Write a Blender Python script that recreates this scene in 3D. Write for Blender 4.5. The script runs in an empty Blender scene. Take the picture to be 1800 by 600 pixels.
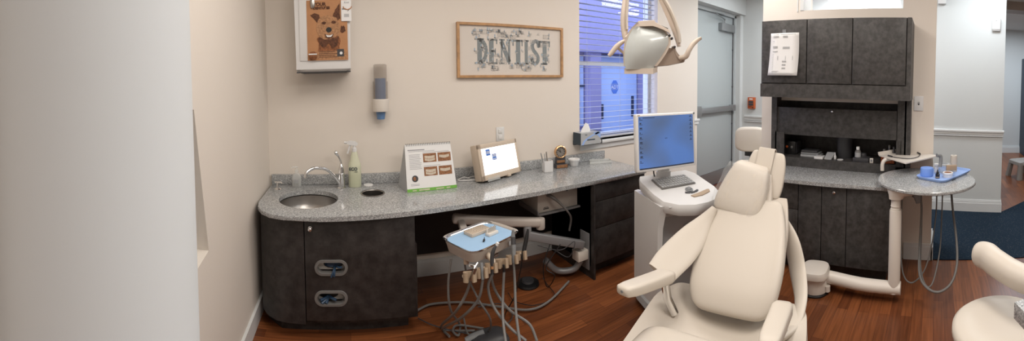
import bpy, bmesh, math, random
from mathutils import Vector, Matrix
random.seed(7)
S = bpy.context.scene
COL = S.collection
PI = math.pi
EYE = 1.6
F_, CX, CY, PITCH, YAW = 660., 1076., 165., -.035, .711

# ------------------------------------------------------------------ camera
cd = bpy.data.cameras.new('camera')
cd.type = 'PANO'
cd.panorama_type = 'CENTRAL_CYLINDRICAL'
cd.central_cylindrical_range_u_min = -CX/F_
cd.central_cylindrical_range_u_max = (1800-CX)/F_
cd.central_cylindrical_range_v_min = -(600-CY)/F_
cd.central_cylindrical_range_v_max = CY/F_
cd.central_cylindrical_radius = 1.0
cd.clip_start = .01
cam = bpy.data.objects.new('camera', cd)
COL.objects.link(cam)
cam.location = (0, 0, EYE)
cam.rotation_euler = (PI/2+PITCH, 0, -YAW)
S.camera = cam
# ------------------------------------------------------------------ view, world
S.view_settings.view_transform = 'Standard'
S.view_settings.look = 'None'
S.view_settings.exposure = -0.17
S.view_settings.gamma = 1
S.view_settings.use_curve_mapping = False
w = bpy.data.worlds.new('world'); S.world = w; w.use_nodes = True
w.node_tree.nodes['Background'].inputs[0].default_value = (.50, .62, 1.0, 1)
w.node_tree.nodes['Background'].inputs[1].default_value = 4.8

def area(name, loc, size, power, color, rot=(0, 0, 0)):
    l = bpy.data.lights.new(name, 'AREA'); l.shape = 'RECTANGLE'
    l.size, l.size_y = size; l.energy = power; l.color = color
    o = bpy.data.objects.new(name, l); COL.objects.link(o); o.location = loc; o.rotation_euler = rot
    return o
WARM = (1, .93, .85)
area('ceiling_or_fill_lamp', (.6, 1.2, 2.97), (1.9, 1.2), 40, WARM)  # unseen lamp put in and widened to brighten the left side
area('ceiling_or_fill_lamp', (2.6, 1.7, 2.97), (1.2, .6), 26, WARM)
area('ceiling_or_fill_lamp', (1.5, -.6, 2.97), (1.2, .6), 46, WARM)
area('ceiling_or_fill_lamp', (.9, -2.2, 2.97), (1.2, .6), 14, WARM)
area('ceiling_or_fill_lamp', (4.0, -.6, 2.97), (.6, .6), 26, (.90, .96, 1))
area('ceiling_or_fill_lamp', (4.5, 1.2, 2.97), (.9, .6), 34, (.95, .97, 1))
area('ceiling_or_fill_lamp', (5.05, 1.1, 2.9), (.5, .5), 22, (.97, .98, 1))  # unseen lamp added to brighten the wall behind the transom
area('ceiling_or_fill_lamp', (4.6, 2.3, 2.97), (.5, .5), 6, (.9, .97, 1))
area('ceiling_or_fill_lamp', (7.2, -1.6, 2.97), (1.2, 1.2), 80, (.84, .92, 1))

# ------------------------------------------------------------------ pixel to point
def ray(px, py):
    u = (px-CX)/F_; v = -(py-CY)/F_
    a, b, c = math.sin(u), math.cos(u), v
    b, c = b*math.cos(PITCH)-c*math.sin(PITCH), b*math.sin(PITCH)+c*math.cos(PITCH)
    return Vector((a*math.cos(YAW)+b*math.sin(YAW), -a*math.sin(YAW)+b*math.cos(YAW), c))
def P(px, py, x=None, y=None, z=None, d=None):
    r = ray(px, py); o = Vector((0, 0, EYE))
    if x is not None: t = x/r.x
    elif y is not None: t = y/r.y
    elif z is not None: t = (z-EYE)/r.z
    else: t = d/math.hypot(r.x, r.y)
    return o+r*t

# ------------------------------------------------------------------ materials
def mat(name, col, rough=.5, metal=0., spec=.5, bump=0., bscale=60., mottle=0., mscale=8., trans=0., emit=None, es=0., alpha=1., coat=0.):
    m = bpy.data.materials.new(name); m.use_nodes = True
    nt = m.node_tree; b = nt.nodes['Principled BSDF']
    b.inputs['Base Color'].default_value = (*col, 1)
    b.inputs['Roughness'].default_value = rough; b.inputs['Metallic'].default_value = metal
    b.inputs['Specular IOR Level'].default_value = spec
    b.inputs['Transmission Weight'].default_value = trans
    b.inputs['Alpha'].default_value = alpha
    b.inputs['Coat Weight'].default_value = coat
    if emit: b.inputs['Emission Color'].default_value = (*emit, 1); b.inputs['Emission Strength'].default_value = es
    tc = nt.nodes.new('ShaderNodeTexCoord')
    if mottle:
        n = nt.nodes.new('ShaderNodeTexNoise'); n.inputs['Scale'].default_value = mscale; n.inputs['Detail'].default_value = 6
        n.inputs['Roughness'].default_value = .65
        nt.links.new(tc.outputs['Object'], n.inputs['Vector'])
        r = nt.nodes.new('ShaderNodeValToRGB')
        r.color_ramp.elements[0].position = .35; r.color_ramp.elements[1].position = .68
        r.color_ramp.elements[0].color = (*[c*(1-mottle) for c in col], 1)
        r.color_ramp.elements[1].color = (*[min(1, c*(1+mottle)) for c in col], 1)
        nt.links.new(n.outputs['Fac'], r.inputs[0]); nt.links.new(r.outputs[0], b.inputs['Base Color'])
    if bump:
        n = nt.nodes.new('ShaderNodeTexNoise'); n.inputs['Scale'].default_value = bscale; n.inputs['Detail'].default_value = 3
        nt.links.new(tc.outputs['Object'], n.inputs['Vector'])
        bp = nt.nodes.new('ShaderNodeBump'); bp.inputs['Strength'].default_value = bump; bp.inputs['Distance'].default_value = .01
        nt.links.new(n.outputs['Fac'], bp.inputs['Height']); nt.links.new(bp.outputs[0], b.inputs['Normal'])
    return m
def granite_mat():
    m = mat('granite', (.3, .3, .3), .13, spec=.6); nt = m.node_tree; b = nt.nodes['Principled BSDF']
    tc = nt.nodes.new('ShaderNodeTexCoord')
    v = nt.nodes.new('ShaderNodeTexVoronoi'); v.inputs['Scale'].default_value = 300
    n = nt.nodes.new('ShaderNodeTexNoise'); n.inputs['Scale'].default_value = 120; n.inputs['Detail'].default_value = 5
    nt.links.new(tc.outputs['Object'], v.inputs['Vector']); nt.links.new(tc.outputs['Object'], n.inputs['Vector'])
    sp = nt.nodes.new('ShaderNodeSeparateColor'); nt.links.new(v.outputs['Color'], sp.inputs[0])
    ad = nt.nodes.new('ShaderNodeMath'); ad.operation = 'MULTIPLY_ADD'; ad.inputs[1].default_value = .5
    nt.links.new(sp.outputs[0], ad.inputs[0]); nt.links.new(n.outputs['Fac'], ad.inputs[2])
    r = nt.nodes.new('ShaderNodeValToRGB'); e = r.color_ramp.elements
    e[0].position = .42; e[0].color = (.15, .155, .16, 1); e[1].position = 1.0; e[1].color = (.62, .63, .64, 1)
    k = e.new(.62); k.color = (.29, .30, .305, 1); k = e.new(.85); k.color = (.36, .37, .375, 1)
    nt.links.new(ad.outputs[0], r.inputs[0]); nt.links.new(r.outputs[0], b.inputs['Base Color'])
    return m
def wood_floor_mat():
    m = mat('floor_wood', (.2, .08, .03), .32, spec=.4); nt = m.node_tree; b = nt.nodes['Principled BSDF']
    tc = nt.nodes.new('ShaderNodeTexCoord')
    br = nt.nodes.new('ShaderNodeTexBrick'); br.inputs['Scale'].default_value = 1
    br.inputs['Brick Width'].default_value = .55; br.inputs['Row Height'].default_value = .075
    br.inputs['Mortar Size'].default_value = .0012; br.inputs['Mortar Smooth'].default_value = .1
    br.offset = .37; br.offset_frequency = 2
    br.inputs['Color1'].default_value = (.235, .078, .027, 1); br.inputs['Color2'].default_value = (.12, .037, .014, 1)
    br.inputs['Mortar'].default_value = (.07, .02, .01, 1)
    nt.links.new(tc.outputs['Object'], br.inputs['Vector'])
    mp = nt.nodes.new('ShaderNodeMapping'); mp.inputs['Scale'].default_value = (3, 60, 1)
    nt.links.new(tc.outputs['Object'], mp.inputs[0])
    n = nt.nodes.new('ShaderNodeTexNoise'); n.inputs['Scale'].default_value = 1.2; n.inputs['Detail'].default_value = 6
    nt.links.new(mp.outputs[0], n.inputs['Vector'])
    mr = nt.nodes.new('ShaderNodeMapRange'); mr.inputs['From Min'].default_value = .3; mr.inputs['From Max'].default_value = .7
    mr.inputs['To Min'].default_value = .72; mr.inputs['To Max'].default_value = 1.25
    nt.links.new(n.outputs['Fac'], mr.inputs[0])
    mx = nt.nodes.new('ShaderNodeVectorMath'); mx.operation = 'SCALE'
    nt.links.new(br.outputs['Color'], mx.inputs[0]); nt.links.new(mr.outputs[0], mx.inputs['Scale'])
    nt.links.new(mx.outputs[0], b.inputs['Base Color'])
    return m
def carpet_mat():
    m = mat('carpet_blue', (.02, .035, .055), .95, spec=.1, bump=.6, bscale=300); nt = m.node_tree; b = nt.nodes['Principled BSDF']
    tc = nt.nodes.new('ShaderNodeTexCoord')
    mp = nt.nodes.new('ShaderNodeMapping'); mp.inputs['Rotation'].default_value = (0, 0, .6)
    nt.links.new(tc.outputs['Object'], mp.inputs[0])
    wv = nt.nodes.new('ShaderNodeTexVoronoi'); wv.inputs['Scale'].default_value = 55
    nt.links.new(mp.outputs[0], wv.inputs['Vector'])
    r = nt.nodes.new('ShaderNodeValToRGB'); e = r.color_ramp.elements
    e[0].position = .12; e[0].color = (.075, .085, .09, 1); e[1].position = .3; e[1].color = (.014, .026, .043, 1)
    nt.links.new(wv.outputs['Distance'], r.inputs[0]); nt.links.new(r.outputs[0], b.inputs['Base Color'])
    return m
M = dict(
    wall=mat('wall_cream', (.74, .68, .615), .75, spec=.2, bump=.05, bscale=180),
    wallg=mat('wall_grey_white', (.60, .62, .62), .7, spec=.2, bump=.04, bscale=180),
    wallf=mat('wall_pale', (.66, .69, .71), .6, spec=.2),
    white=mat('white_paint', (.68, .69, .69), .4),
    whitew=mat('warm_white_plastic', (.72, .67, .61), .35),
    plastic=mat('white_plastic', (.72, .72, .72), .3),
    wood=mat('picture_frame_wood', (.46, .26, .12), .4, mottle=.2, mscale=20),
    door=mat('door_paint', (.42, .46, .47), .45),
    doorm=mat('door_hardware', (.33, .34, .35), .35, metal=.7),
    casing=mat('casing_paint', (.45, .48, .49), .5),
    floor=wood_floor_mat(), carpet=carpet_mat(), granite=granite_mat(),
    ceil=mat('ceiling_white', (.75, .75, .73), .8),
    lam=mat('dark_laminate', (.034, .030, .029), .42, spec=.4, mottle=.45, mscale=14),
    lam2=mat('charcoal_laminate', (.060, .057, .056), .45, spec=.4, mottle=.38, mscale=22),
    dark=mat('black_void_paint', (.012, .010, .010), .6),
    steel=mat('brushed_steel', (.42, .40, .38), .30, metal=1.),
    chrome=mat('chrome', (.78, .78, .78), .1, metal=1.),
    vinyl=mat('cream_vinyl', (.62, .565, .495), .42, spec=.4, bump=.03, bscale=400),
    vinyl2=mat('cream_shell', (.60, .54, .47), .35, spec=.4),
    lamp=mat('lamp_beige', (.66, .57, .49), .35),
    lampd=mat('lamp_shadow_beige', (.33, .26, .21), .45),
    lens=mat('frosted_lens', (.52, .55, .54), .22, coat=.3),
    black=mat('black_plastic', (.012, .012, .013), .35),
    dgrey=mat('dark_grey_plastic', (.05, .05, .055), .4),
    grey=mat('grey_plastic', (.22, .23, .24), .4),
    lgrey=mat('light_grey_plastic', (.42, .43, .44), .4),
    hose=mat('hose_grey', (.16, .155, .15), .45),
    tan=mat('tan_plastic', (.40, .30, .21), .45),
    beige=mat('beige_plastic', (.60, .50, .40), .45),
    paper=mat('paper_white', (.78, .78, .78), .7, spec=.1),
    mount=mat('mat_board_cream', (.68, .62, .56), .8, spec=.1),
    ink=mat('letter_grey', (.17, .20, .21), .8, spec=.1),
    doodle=mat('doodle_grey', (.44, .42, .40), .8, spec=.1),
    doodleb=mat('doodle_blue', (.32, .42, .52), .8, spec=.1),
    doodlel=mat('doodle_light', (.52, .48, .43), .8, spec=.1),
    text=mat('print_grey', (.30, .30, .32), .8, spec=.1),
    blue=mat('tray_blue', (.30, .44, .78), .5),
    blue2=mat('bright_blue', (.10, .24, .68), .45),
    bluel=mat('liner_blue', (.33, .52, .75), .55),
    glove=mat('glove_blue', (.02, .05, .10), .4),
    green=mat('strip_green', (.16, .42, .06), .6),
    red=mat('photo_gum_brown', (.28, .12, .05), .6, mottle=.5, mscale=90),
    teeth=mat('photo_teeth', (.62, .55, .45), .6),
    orange=mat('poster_orange', (.44, .21, .09), .6, mottle=.08, mscale=10),
    fur=mat('fur_brown', (.24, .09, .035), .8, mottle=.5, mscale=70),
    furl=mat('fur_tan', (.40, .21, .105), .8, mottle=.35, mscale=70),
    furd=mat('fur_dark', (.11, .042, .02), .8, mottle=.5, mscale=60),
    alarm=mat('alarm_orange', (.48, .10, .025), .4),
    basket=mat('basket_orange', (.45, .11, .025), .5),
    gold=mat('gold_trim', (.70, .42, .22), .25, metal=.9),
    bronze=mat('bronze_plate', (.42, .22, .11), .35, metal=.6, mottle=.3, mscale=80),
    dial=mat('clock_dial', (.22, .20, .18), .5),
    navy=mat('navy_card', (.02, .04, .06), .5),
    steelb=mat('blind_slat', (.52, .54, .60), .5),
    extl=mat('exterior_lavender', (.30, .28, .46), .8),
    extd=mat('exterior_door_blue', (.52, .66, .92), .6),
    extk=mat('exterior_dark', (.03, .045, .09), .7),
    extg=mat('exterior_ground', (.20, .22, .34), .9),
    stool=mat('taupe_plastic', (.28, .26, .24), .45),
    ddoor=mat('navy_door', (.02, .04, .07), .5),
    box=mat('equipment_metal', (.46, .42, .38), .5),
    armw=mat('arm_light_metal', (.50, .45, .41), .4),
    armg=mat('arm_grey_metal', (.26, .26, .27), .4, metal=.3),
    lightbox=mat('lightbox_glow', (1, 1, 1), .5, emit=(1, 1, 1), es=1.35),
    cup=mat('cup_blue', (.12, .22, .40), .4),
    smoke=mat('smoky_plastic', (.34, .28, .23), .2, alpha=.36),
    clear=mat('clear_plastic', (.80, .82, .80), .12, alpha=.35),
    bottle=mat('translucent_bottle', (.74, .76, .58), .3, alpha=.72),
    wrap=mat('plastic_wrap', (.86, .86, .86), .22, alpha=.10, bump=.9, bscale=30),
    pglass=mat('picture_glass', (.9, .9, .9), .05, alpha=.06),
)
g = bpy.data.materials.new('window_glass'); g.use_nodes = True
nt = g.node_tree; nt.nodes.clear()
o_ = nt.nodes.new('ShaderNodeOutputMaterial'); t_ = nt.nodes.new('ShaderNodeBsdfTransparent'); gl = nt.nodes.new('ShaderNodeBsdfGlossy')
gl.inputs['Roughness'].default_value = .02; mx = nt.nodes.new('ShaderNodeMixShader'); mx.inputs[0].default_value = .02
nt.links.new(t_.outputs[0], mx.inputs[1]); nt.links.new(gl.outputs[0], mx.inputs[2]); nt.links.new(mx.outputs[0], o_.inputs[0])
M['glass'] = g
def screen_mat():
    m = mat('screen_glow', (.01, .01, .02), .25); nt = m.node_tree; b = nt.nodes['Principled BSDF']
    tc = nt.nodes.new('ShaderNodeTexCoord'); n = nt.nodes.new('ShaderNodeTexNoise'); n.inputs['Scale'].default_value = 3.2; n.inputs['Detail'].default_value = 1
    nt.links.new(tc.outputs['Object'], n.inputs['Vector'])
    r = nt.nodes.new('ShaderNodeValToRGB'); e = r.color_ramp.elements
    e[0].position = .38; e[0].color = (.115, .17, .29, 1); e[1].position = .62; e[1].color = (.12, .25, .62, 1)
    nt.links.new(n.outputs['Fac'], r.inputs[0]); nt.links.new(r.outputs[0], b.inputs['Emission Color'])
    b.inputs['Emission Strength'].default_value = .85
    return m
M['screen'] = screen_mat()

# ------------------------------------------------------------------ mesh builder
W = {}                       # world matrix of each thing
def wm(o): return W.get(o, Matrix.Identity(4))
def Tr(x, y, z, rz=0, rx=0, ry=0):
    return Matrix.Translation((x, y, z)) @ Matrix.Rotation(rz, 4, 'Z') @ Matrix.Rotation(rx, 4, 'X') @ Matrix.Rotation(ry, 4, 'Y')
class MB:
    def __init__(s, M_=None): s.v = []; s.f = []; s.mi = []; s.M = M_ or Matrix.Identity(4); s.m = 0
    def add(s, vs, fs):
        b = len(s.v); s.v += [s.M @ Vector(v) for v in vs]; s.f += [tuple(b+i for i in f) for f in fs]; s.mi += [s.m]*len(fs); return s
    def box(s, x0, x1, y0, y1, z0, z1, r=0, seg=2):
        if r <= 0:
            return s.add([(x0,y0,z0),(x1,y0,z0),(x1,y1,z0),(x0,y1,z0),(x0,y0,z1),(x1,y0,z1),(x1,y1,z1),(x0,y1,z1)],
                         [(0,3,2,1),(4,5,6,7),(0,1,5,4),(1,2,6,5),(2,3,7,6),(3,0,4,7)])
        bm = bmesh.new(); bmesh.ops.create_cube(bm, size=1)
        for v in bm.verts: v.co = Vector(((x0+x1)/2+v.co.x*(x1-x0), (y0+y1)/2+v.co.y*(y1-y0), (z0+z1)/2+v.co.z*(z1-z0)))
        bmesh.ops.bevel(bm, geom=bm.edges[:], offset=min(r, .49*min(x1-x0, y1-y0, z1-z0)), segments=seg, affect='EDGES', profile=.5)
        bm.verts.index_update()
        s.add([v.co.copy() for v in bm.verts], [[v.index for v in f.verts] for f in bm.faces]); bm.free(); return s
    def prism(s, poly, z0, z1, r=0, seg=2):
        n = len(poly); vs = [(x, y, z0) for x, y in poly]+[(x, y, z1) for x, y in poly]
        fs = [tuple(range(n-1, -1, -1)), tuple(range(n, 2*n))]+[(i, (i+1) % n, n+(i+1) % n, n+i) for i in range(n)]
        if r <= 0: return s.add(vs, fs)
        bm = bmesh.new(); bv = [bm.verts.new(v) for v in vs]
        for f in fs: bm.faces.new([bv[i] for i in f])
        ed = [e for e in bm.edges if abs(e.verts[0].co.z-e.verts[1].co.z) < 1e-6]
        bmesh.ops.bevel(bm, geom=ed, offset=r, segments=seg, affect='EDGES', profile=.5)
        bm.verts.index_update(); s.add([v.co.copy() for v in bm.verts], [[v.index for v in f.verts] for f in bm.faces]); bm.free(); return s
    def loft(s, rings, cap=True, closed=True):
        n = len(rings[0]); vs = [v for r in rings for v in r]; fs = []
        for k in range(len(rings)-1):
            for i in range(n if closed else n-1):
                j = (i+1) % n; fs.append((k*n+i, k*n+j, (k+1)*n+j, (k+1)*n+i))
        if cap: fs += [tuple(range(n-1, -1, -1)), tuple((len(rings)-1)*n+i for i in range(n))]
        return s.add(vs, fs)
    def tube(s, pts, r, n=10, r2=None, up=(0, 0, 1)):
        pts = [Vector(p) for p in pts]; rings = []; prev = None
        for i, p in enumerate(pts):
            t = (pts[min(i+1, len(pts)-1)]-pts[max(i-1, 0)])
            if t.length < 1e-9: t = Vector((0, 0, 1))
            t.normalize()
            if prev is None:
                u = Vector(up) if abs(t.dot(Vector(up))) < .95 else Vector((1, 0, 0))
                a = (u-t*u.dot(t)).normalized()
            else: a = (prev-t*prev.dot(t)).normalized()
            prev = a; b = t.cross(a)
            rr = r[i] if isinstance(r, (list, tuple)) else r
            q = (r2[i] if isinstance(r2, (list, tuple)) else r2) if r2 is not None else rr
            rings.append([p+a*math.cos(2*PI*k/n)*q+b*math.sin(2*PI*k/n)*rr for k in range(n)])
        return s.loft(rings)
    def lathe(s, prof, n=32, c=(0, 0, 0)):
        rings = [[(c[0]+r*math.cos(2*PI*k/n), c[1]+r*math.sin(2*PI*k/n), c[2]+z) for k in range(n)] for r, z in prof]
        (ra, za), (rb, zb__), rm_ = prof[0], prof[-1], max(p[0] for p in prof)
        return s.loft(rings, cap=not (len(prof) > 4 and min(ra, rb) > .6*rm_ and math.hypot(ra-rb, za-zb__) < .3*rm_))
    def build(s, name, mats, parent=None, smooth=40, kind=None):
        if not isinstance(mats, (list, tuple)): mats = [mats]
        me = bpy.data.meshes.new(name)
        if parent is not None: inv = wm(parent).inverted(); off = None
        else:
            xs = [v.x for v in s.v]; ys = [v.y for v in s.v]; zs = [v.z for v in s.v]
            off = Vector(((min(xs)+max(xs))/2, (min(ys)+max(ys))/2, min(zs))); inv = Matrix.Translation(-off)
        me.from_pydata([inv @ v for v in s.v], [], s.f); me.update()
        bm = bmesh.new(); bm.from_mesh(me); bmesh.ops.recalc_face_normals(bm, faces=bm.faces); bm.to_mesh(me); bm.free()
        for m in mats: me.materials.append(M[m] if isinstance(m, str) else m)
        if len(mats) > 1:
            for p, i in zip(me.polygons, s.mi): p.material_index = i
        if smooth:
            me.shade_smooth(); me.set_sharp_from_angle(angle=math.radians(smooth))
        o = bpy.data.objects.new(name, me); COL.objects.link(o)
        if parent is not None: o.parent = parent; W[o] = wm(parent).copy()
        else: o.location = off; W[o] = Matrix.Translation(off)
        if kind: o['kind'] = kind
        return o
def tag(o, label, cat, group=None, kind=None):
    o['label'] = label; o['category'] = cat
    if group: o['group'] = group
    if kind: o['kind'] = kind
    return o
def thing(name, label, cat, loc=(0, 0, 0), rz=0, group=None):
    o = bpy.data.objects.new(name, None); COL.objects.link(o); o.location = loc; o.rotation_euler = (0, 0, rz); o.empty_display_size = .05
    W[o] = Matrix.Translation(Vector(loc)) @ Matrix.Rotation(rz, 4, 'Z')
    return tag(o, label, cat, group)
def struct(name, mb, m, smooth=30): return mb.build(name, m, None, smooth, 'structure')
def sm(pts, k=8):            # smooth path through points
    pts = [Vector(p) for p in pts]; q = [2*pts[0]-pts[1]]+pts+[2*pts[-1]-pts[-2]]; out = []
    for i in range(1, len(q)-2):
        for j in range(k):
            t = j/k; a, b, c, d = q[i-1], q[i], q[i+1], q[i+2]
            out.append(.5*((2*b)+(c-a)*t+(2*a-5*b+4*c-d)*t*t+(3*b-a-3*c+d)*t**3))
    return out+[pts[-1]]
def lerp(a, b, t): return a+(b-a)*t
def smf(vals, k=8):
    return [v.x for v in sm([Vector((v, 0, 0)) for v in vals], k)]
def se(w, h, n=24, p=.5, cx=0, cy=0):   # superellipse outline
    out = []
    for k in range(n):
        a = 2*PI*k/n; c, s_ = math.cos(a), math.sin(a)
        out.append((cx+w*math.copysign(abs(c)**p, c), cy+h*math.copysign(abs(s_)**p, s_)))
    return out
def text_mesh(mb, body, size, M4, depth=.0006, align='LEFT', bold=0):
    cu = bpy.data.curves.new('t', 'FONT'); cu.body = body; cu.size = size; cu.extrude = depth; cu.align_x = align; cu.offset = bold
    ob = bpy.data.objects.new('t', cu); COL.objects.link(ob)
    me = bpy.data.meshes.new_from_object(ob.evaluated_get(bpy.context.evaluated_depsgraph_get()))
    old = mb.M; mb.M = M4
    mb.add([v.co.copy() for v in me.vertices], [tuple(p.vertices) for p in me.polygons]); mb.M = old
    bpy.data.objects.remove(ob); bpy.data.curves.remove(cu); bpy.data.meshes.remove(me)
UP = Matrix.Rotation(PI/2, 4, 'X')     # local (x, y) plane -> (x, z) standing plane, front toward -Y
def stand(x, y, z, rz=0, lean=0):      # frame: local x right, local y up, local z toward the viewer
    return Matrix.Translation((x, y, z)) @ Matrix.Rotation(rz, 4, 'Z') @ Matrix.Rotation(lean, 4, 'X') @ UP

# ================================================================== THE SETTING
WY, XL, XP, XF, HC = 3.0, -.63, 3.41, 5.42, 3.0
WX0, WX1, WZ0, WZ1 = 2.16, 3.29, .99, 2.72
b = MB(); b.box(-3, 9.6, -4.2, 3.24, -.1, 0); struct('floor', b, 'floor')
b = MB(); b.prism([(3.40, -4.2), (9.5, -4.2), (9.2, -4.0), (5.09, -1.28), (4.70, -.90), (4.95, 0.0), (4.95, .8), (3.78, .8), (3.78, 0), (3.40, 0)], .0, .008); struct('floor', b, 'carpet')
b = MB(); b.box(-3, 9.6, -4.2, 3.24, HC, HC+.1); struct('ceiling', b, 'ceil')
# picture wall with the window opening
b = MB()
b.box(XL-.15, WX0, WY, WY+.24, 0, HC); b.box(WX1, 4.09, WY, WY+.24, 0, HC)
b.box(WX0, WX1, WY, WY+.24, 0, WZ0); b.box(WX0, WX1, WY, WY+.24, WZ1, HC)
struct('wall_back', b, 'wall')
b = MB(); b.box(4.09, XF, WY, WY+.24, 2.68, HC); b.box(5.33, XF, WY+.05, WY+.24, 0, 2.68); struct('wall_header', b, 'wallg')
# left wall with the slanted recess
LW = MB()
pts = [P(342, 205, x=XL), P(367, 441, x=XL), P(342, 478, x=XL)]
y_a, z_a = pts[0].y, pts[0].z; y_b, z_b = pts[1].y, pts[1].z; y_c, z_c = pts[2].y, pts[2].z
Y0 = .85
def lwp(poly, d0, d1, mb):     # polygon in (y, z), extruded along -x
    mb.M = Matrix(((0, 0, -1, XL), (1, 0, 0, 0), (0, 1, 0, 0), (0, 0, 0, 1))); mb.prism(poly, d0, d1); mb.M = Matrix.Identity(4)
zt = z_a+.03
sl = (y_b-y_a)/(z_b-z_a); y_t = y_a+sl*(zt-z_a)
zl = z_c+(z_b-z_c)/(y_b-y_c)*(Y0-y_c)
lwp([(-4.2, 0), (WY, 0), (WY, z_b), (y_b, z_b), (Y0, z_b-.12), (-4.2, z_b-.12)], 0, .12, LW)
lwp([(y_b, z_b), (WY, z_b), (WY, HC), (y_t, HC), (y_t, zt)], 0, .12, LW)
lwp([(-4.2, zt), (y_t, zt), (y_t, HC), (-4.2, HC)], 0, .12, LW)
lwp([(-4.2, z_b-.12), (Y0, z_b-.12), (Y0, zt), (-4.2, zt)], 0, .12, LW)
struct('wall_left', LW, 'wall')
b = MB(); lwp([(Y0, z_b-.12), (y_b, z_b), (y_t, zt), (Y0, zt)], .12, .14, b)
struct('wall_recess', b, 'casing')
# added wall end close by, rounded to give the left grey gradient
b = MB(); cxx, cyy, rr = -.515, .64, .219
prof = [(cxx+rr*math.cos(a), cyy+rr*math.sin(a)) for a in [(-PI/2-.35)+(PI+.70)*k/48 for k in range(49)]]
b.prism(prof+[(-.9, cyy+rr*.7), (-.9, cyy-rr*.7)], 0, HC)
struct('wall_foreground_added', b, 'wallf')
# walls behind the camera
b = MB(); b.box(XL, 9.5, -4.3, -4.2, 0, HC); struct('wall_rear', b, 'wall')
# partition with transom, right of the room
b = MB(); TY0, TY1, TZ0 = .305, 1.29, 2.29
HY0, HY1 = .24, 1.50
b.box(XP, XP+.36, 0, HY0, 0, HC); b.box(XP, XP+.36, HY1, 1.69, 0, HC)
b.box(XP, XP+.36, HY0, HY1, 1.42, TZ0); b.box(XP+.30, XP+.36, HY0, HY1, 0, 1.42); b.box(XP, XP+.30, HY0, HY1, 0, .78)
b.box(XP, XP+.36, HY0, TY0, TZ0, HC); b.box(XP, XP+.36, TY1, HY1, TZ0, HC); b.box(XP, XP+.36, TY0, TY1, 2.8, HC)
struct('wall_partition', b, 'wall')
t = bpy.data.objects.new('window_2', None); COL.objects.link(t); t['kind'] = 'structure'
b = MB(); b.box(XP-.006, XP+.22, TY1-.032, TY1+.002, TZ0+.001, 2.799); b.box(XP-.006, XP+.0, TY1+.022, TY1+.034, TZ0-.01, 2.8); b.box(XP+.19, XP+.22, TY0+.001, TY0+.02, TZ0+.001, 2.799)
b.build('window_frame', 'white', t)
b = MB(); b.box(XP+.18, XP+.186, TY0+.03, TY1-.03, TZ0+.02, 2.79); b.build('window_pane', 'glass', t)
# far wall with alarm, corridor wall, far room
b = MB(); b.box(XF, XF+.1, .7, WY+.24, 0, HC); b.box(XP+.36, XF, .8, .9, 0, HC) if False else None
struct('wall_right', b, 'wallg')
c0, c1 = Vector((4.93, .9, 0)), Vector((4.68, -.87, 0)); cdir = (c1-c0).normalized(); crz = math.atan2(cdir.y, cdir.x)
CM = Matrix.Translation(c0) @ Matrix.Rotation(crz, 4, 'Z'); cl = (c1-c0).length     # local x along the wall toward the camera's right, +y away from the room
b = MB(CM); b.box(0, cl, 0, .12, 0, HC); struct('wall_corridor', b, 'wallg')
b = MB(CM); b.box(0, cl+.012, -.022, .13, .0, .115); b.box(0, cl+.008, -.016, .125, .115, .14); b.box(0, cl+.004, -.01, .12, .14, .155); struct('baseboard_corridor', b, 'white')
b = MB(CM); b.box(0, cl+.02, -.03, .02, 1.015, 1.045, .006); b.box(0, cl+.01, -.016, .02, .985, 1.015); b.box(0, cl+.01, -.02, .02, .965, .978, .004); struct('trim_1', b, 'white')
b = MB(); b.box(9.0, 9.1, -4.2, 3.2, 0, HC); struct('wall_far', b, 'wallg')
b = MB(); b.box(8.96, 9.0, -2.2, 1, 0, .13); b.box(8.975, 9.0, -2.2, 1, .13, .16); struct('baseboard_far', b, 'white')
b = MB(); b.box(8.3, 9.0, -4.2, -2.10, 0, 2.3); struct('door_3', b, 'ddoor')
b = MB(); b.box(6.0, 6.3, -4.2, .5, 2.86, HC); struct('trim_2', b, 'lampd')
b = MB(); b.box(XF+.1, 9.0, .6, .7, 0, HC); b.box(4.95, XF+.1, .9, 1.0, 0, .01); struct('wall_far_side', b, 'wallg')
# baseboards and rails in the room
b = MB(); b.box(XL, 4.09, WY-.018, WY, 0, .11); b.box(XL, 4.09, WY-.012, WY, .11, .135); struct('baseboard_back', b, 'white')
b = MB(); b.box(XL, XL+.018, 1.0, WY, 0, .12); struct('baseboard_left', b, 'white')
b = MB()
b.box(XP-.02, XP, -.012, .25, 0, .12); b.box(XP-.013, XP, -.008, .25, .12, .145); b.box(XP-.02, XP+.38, -.02, 0, 0, .12); b.box(XP-.013, XP+.37, -.013, 0, .12, .145)
struct('baseboard_partition', b, 'white')
b = MB(); b.box(XF-.02, XF, .9, WY-.0, 0, .13); struct('baseboard_right', b, 'white')
b = MB(); zr = 1.03
b.box(XF-.03, XF, .9, WY+.0, zr-.02, zr+.015, .006); b.box(XF-.015, XF, .9, WY, zr-.06, zr-.02); b.box(XF-.02, XF, .9, WY, zr-.09, zr-.075, .004); struct('trim_3', b, 'white')
b = MB(); b.box(3.95, 4.12, WY-.03, WY, 1.06, 1.09, .006); b.box(3.95, 4.11, WY-.016, WY, 1.02, 1.06); struct('trim_4', b, 'white')
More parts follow.
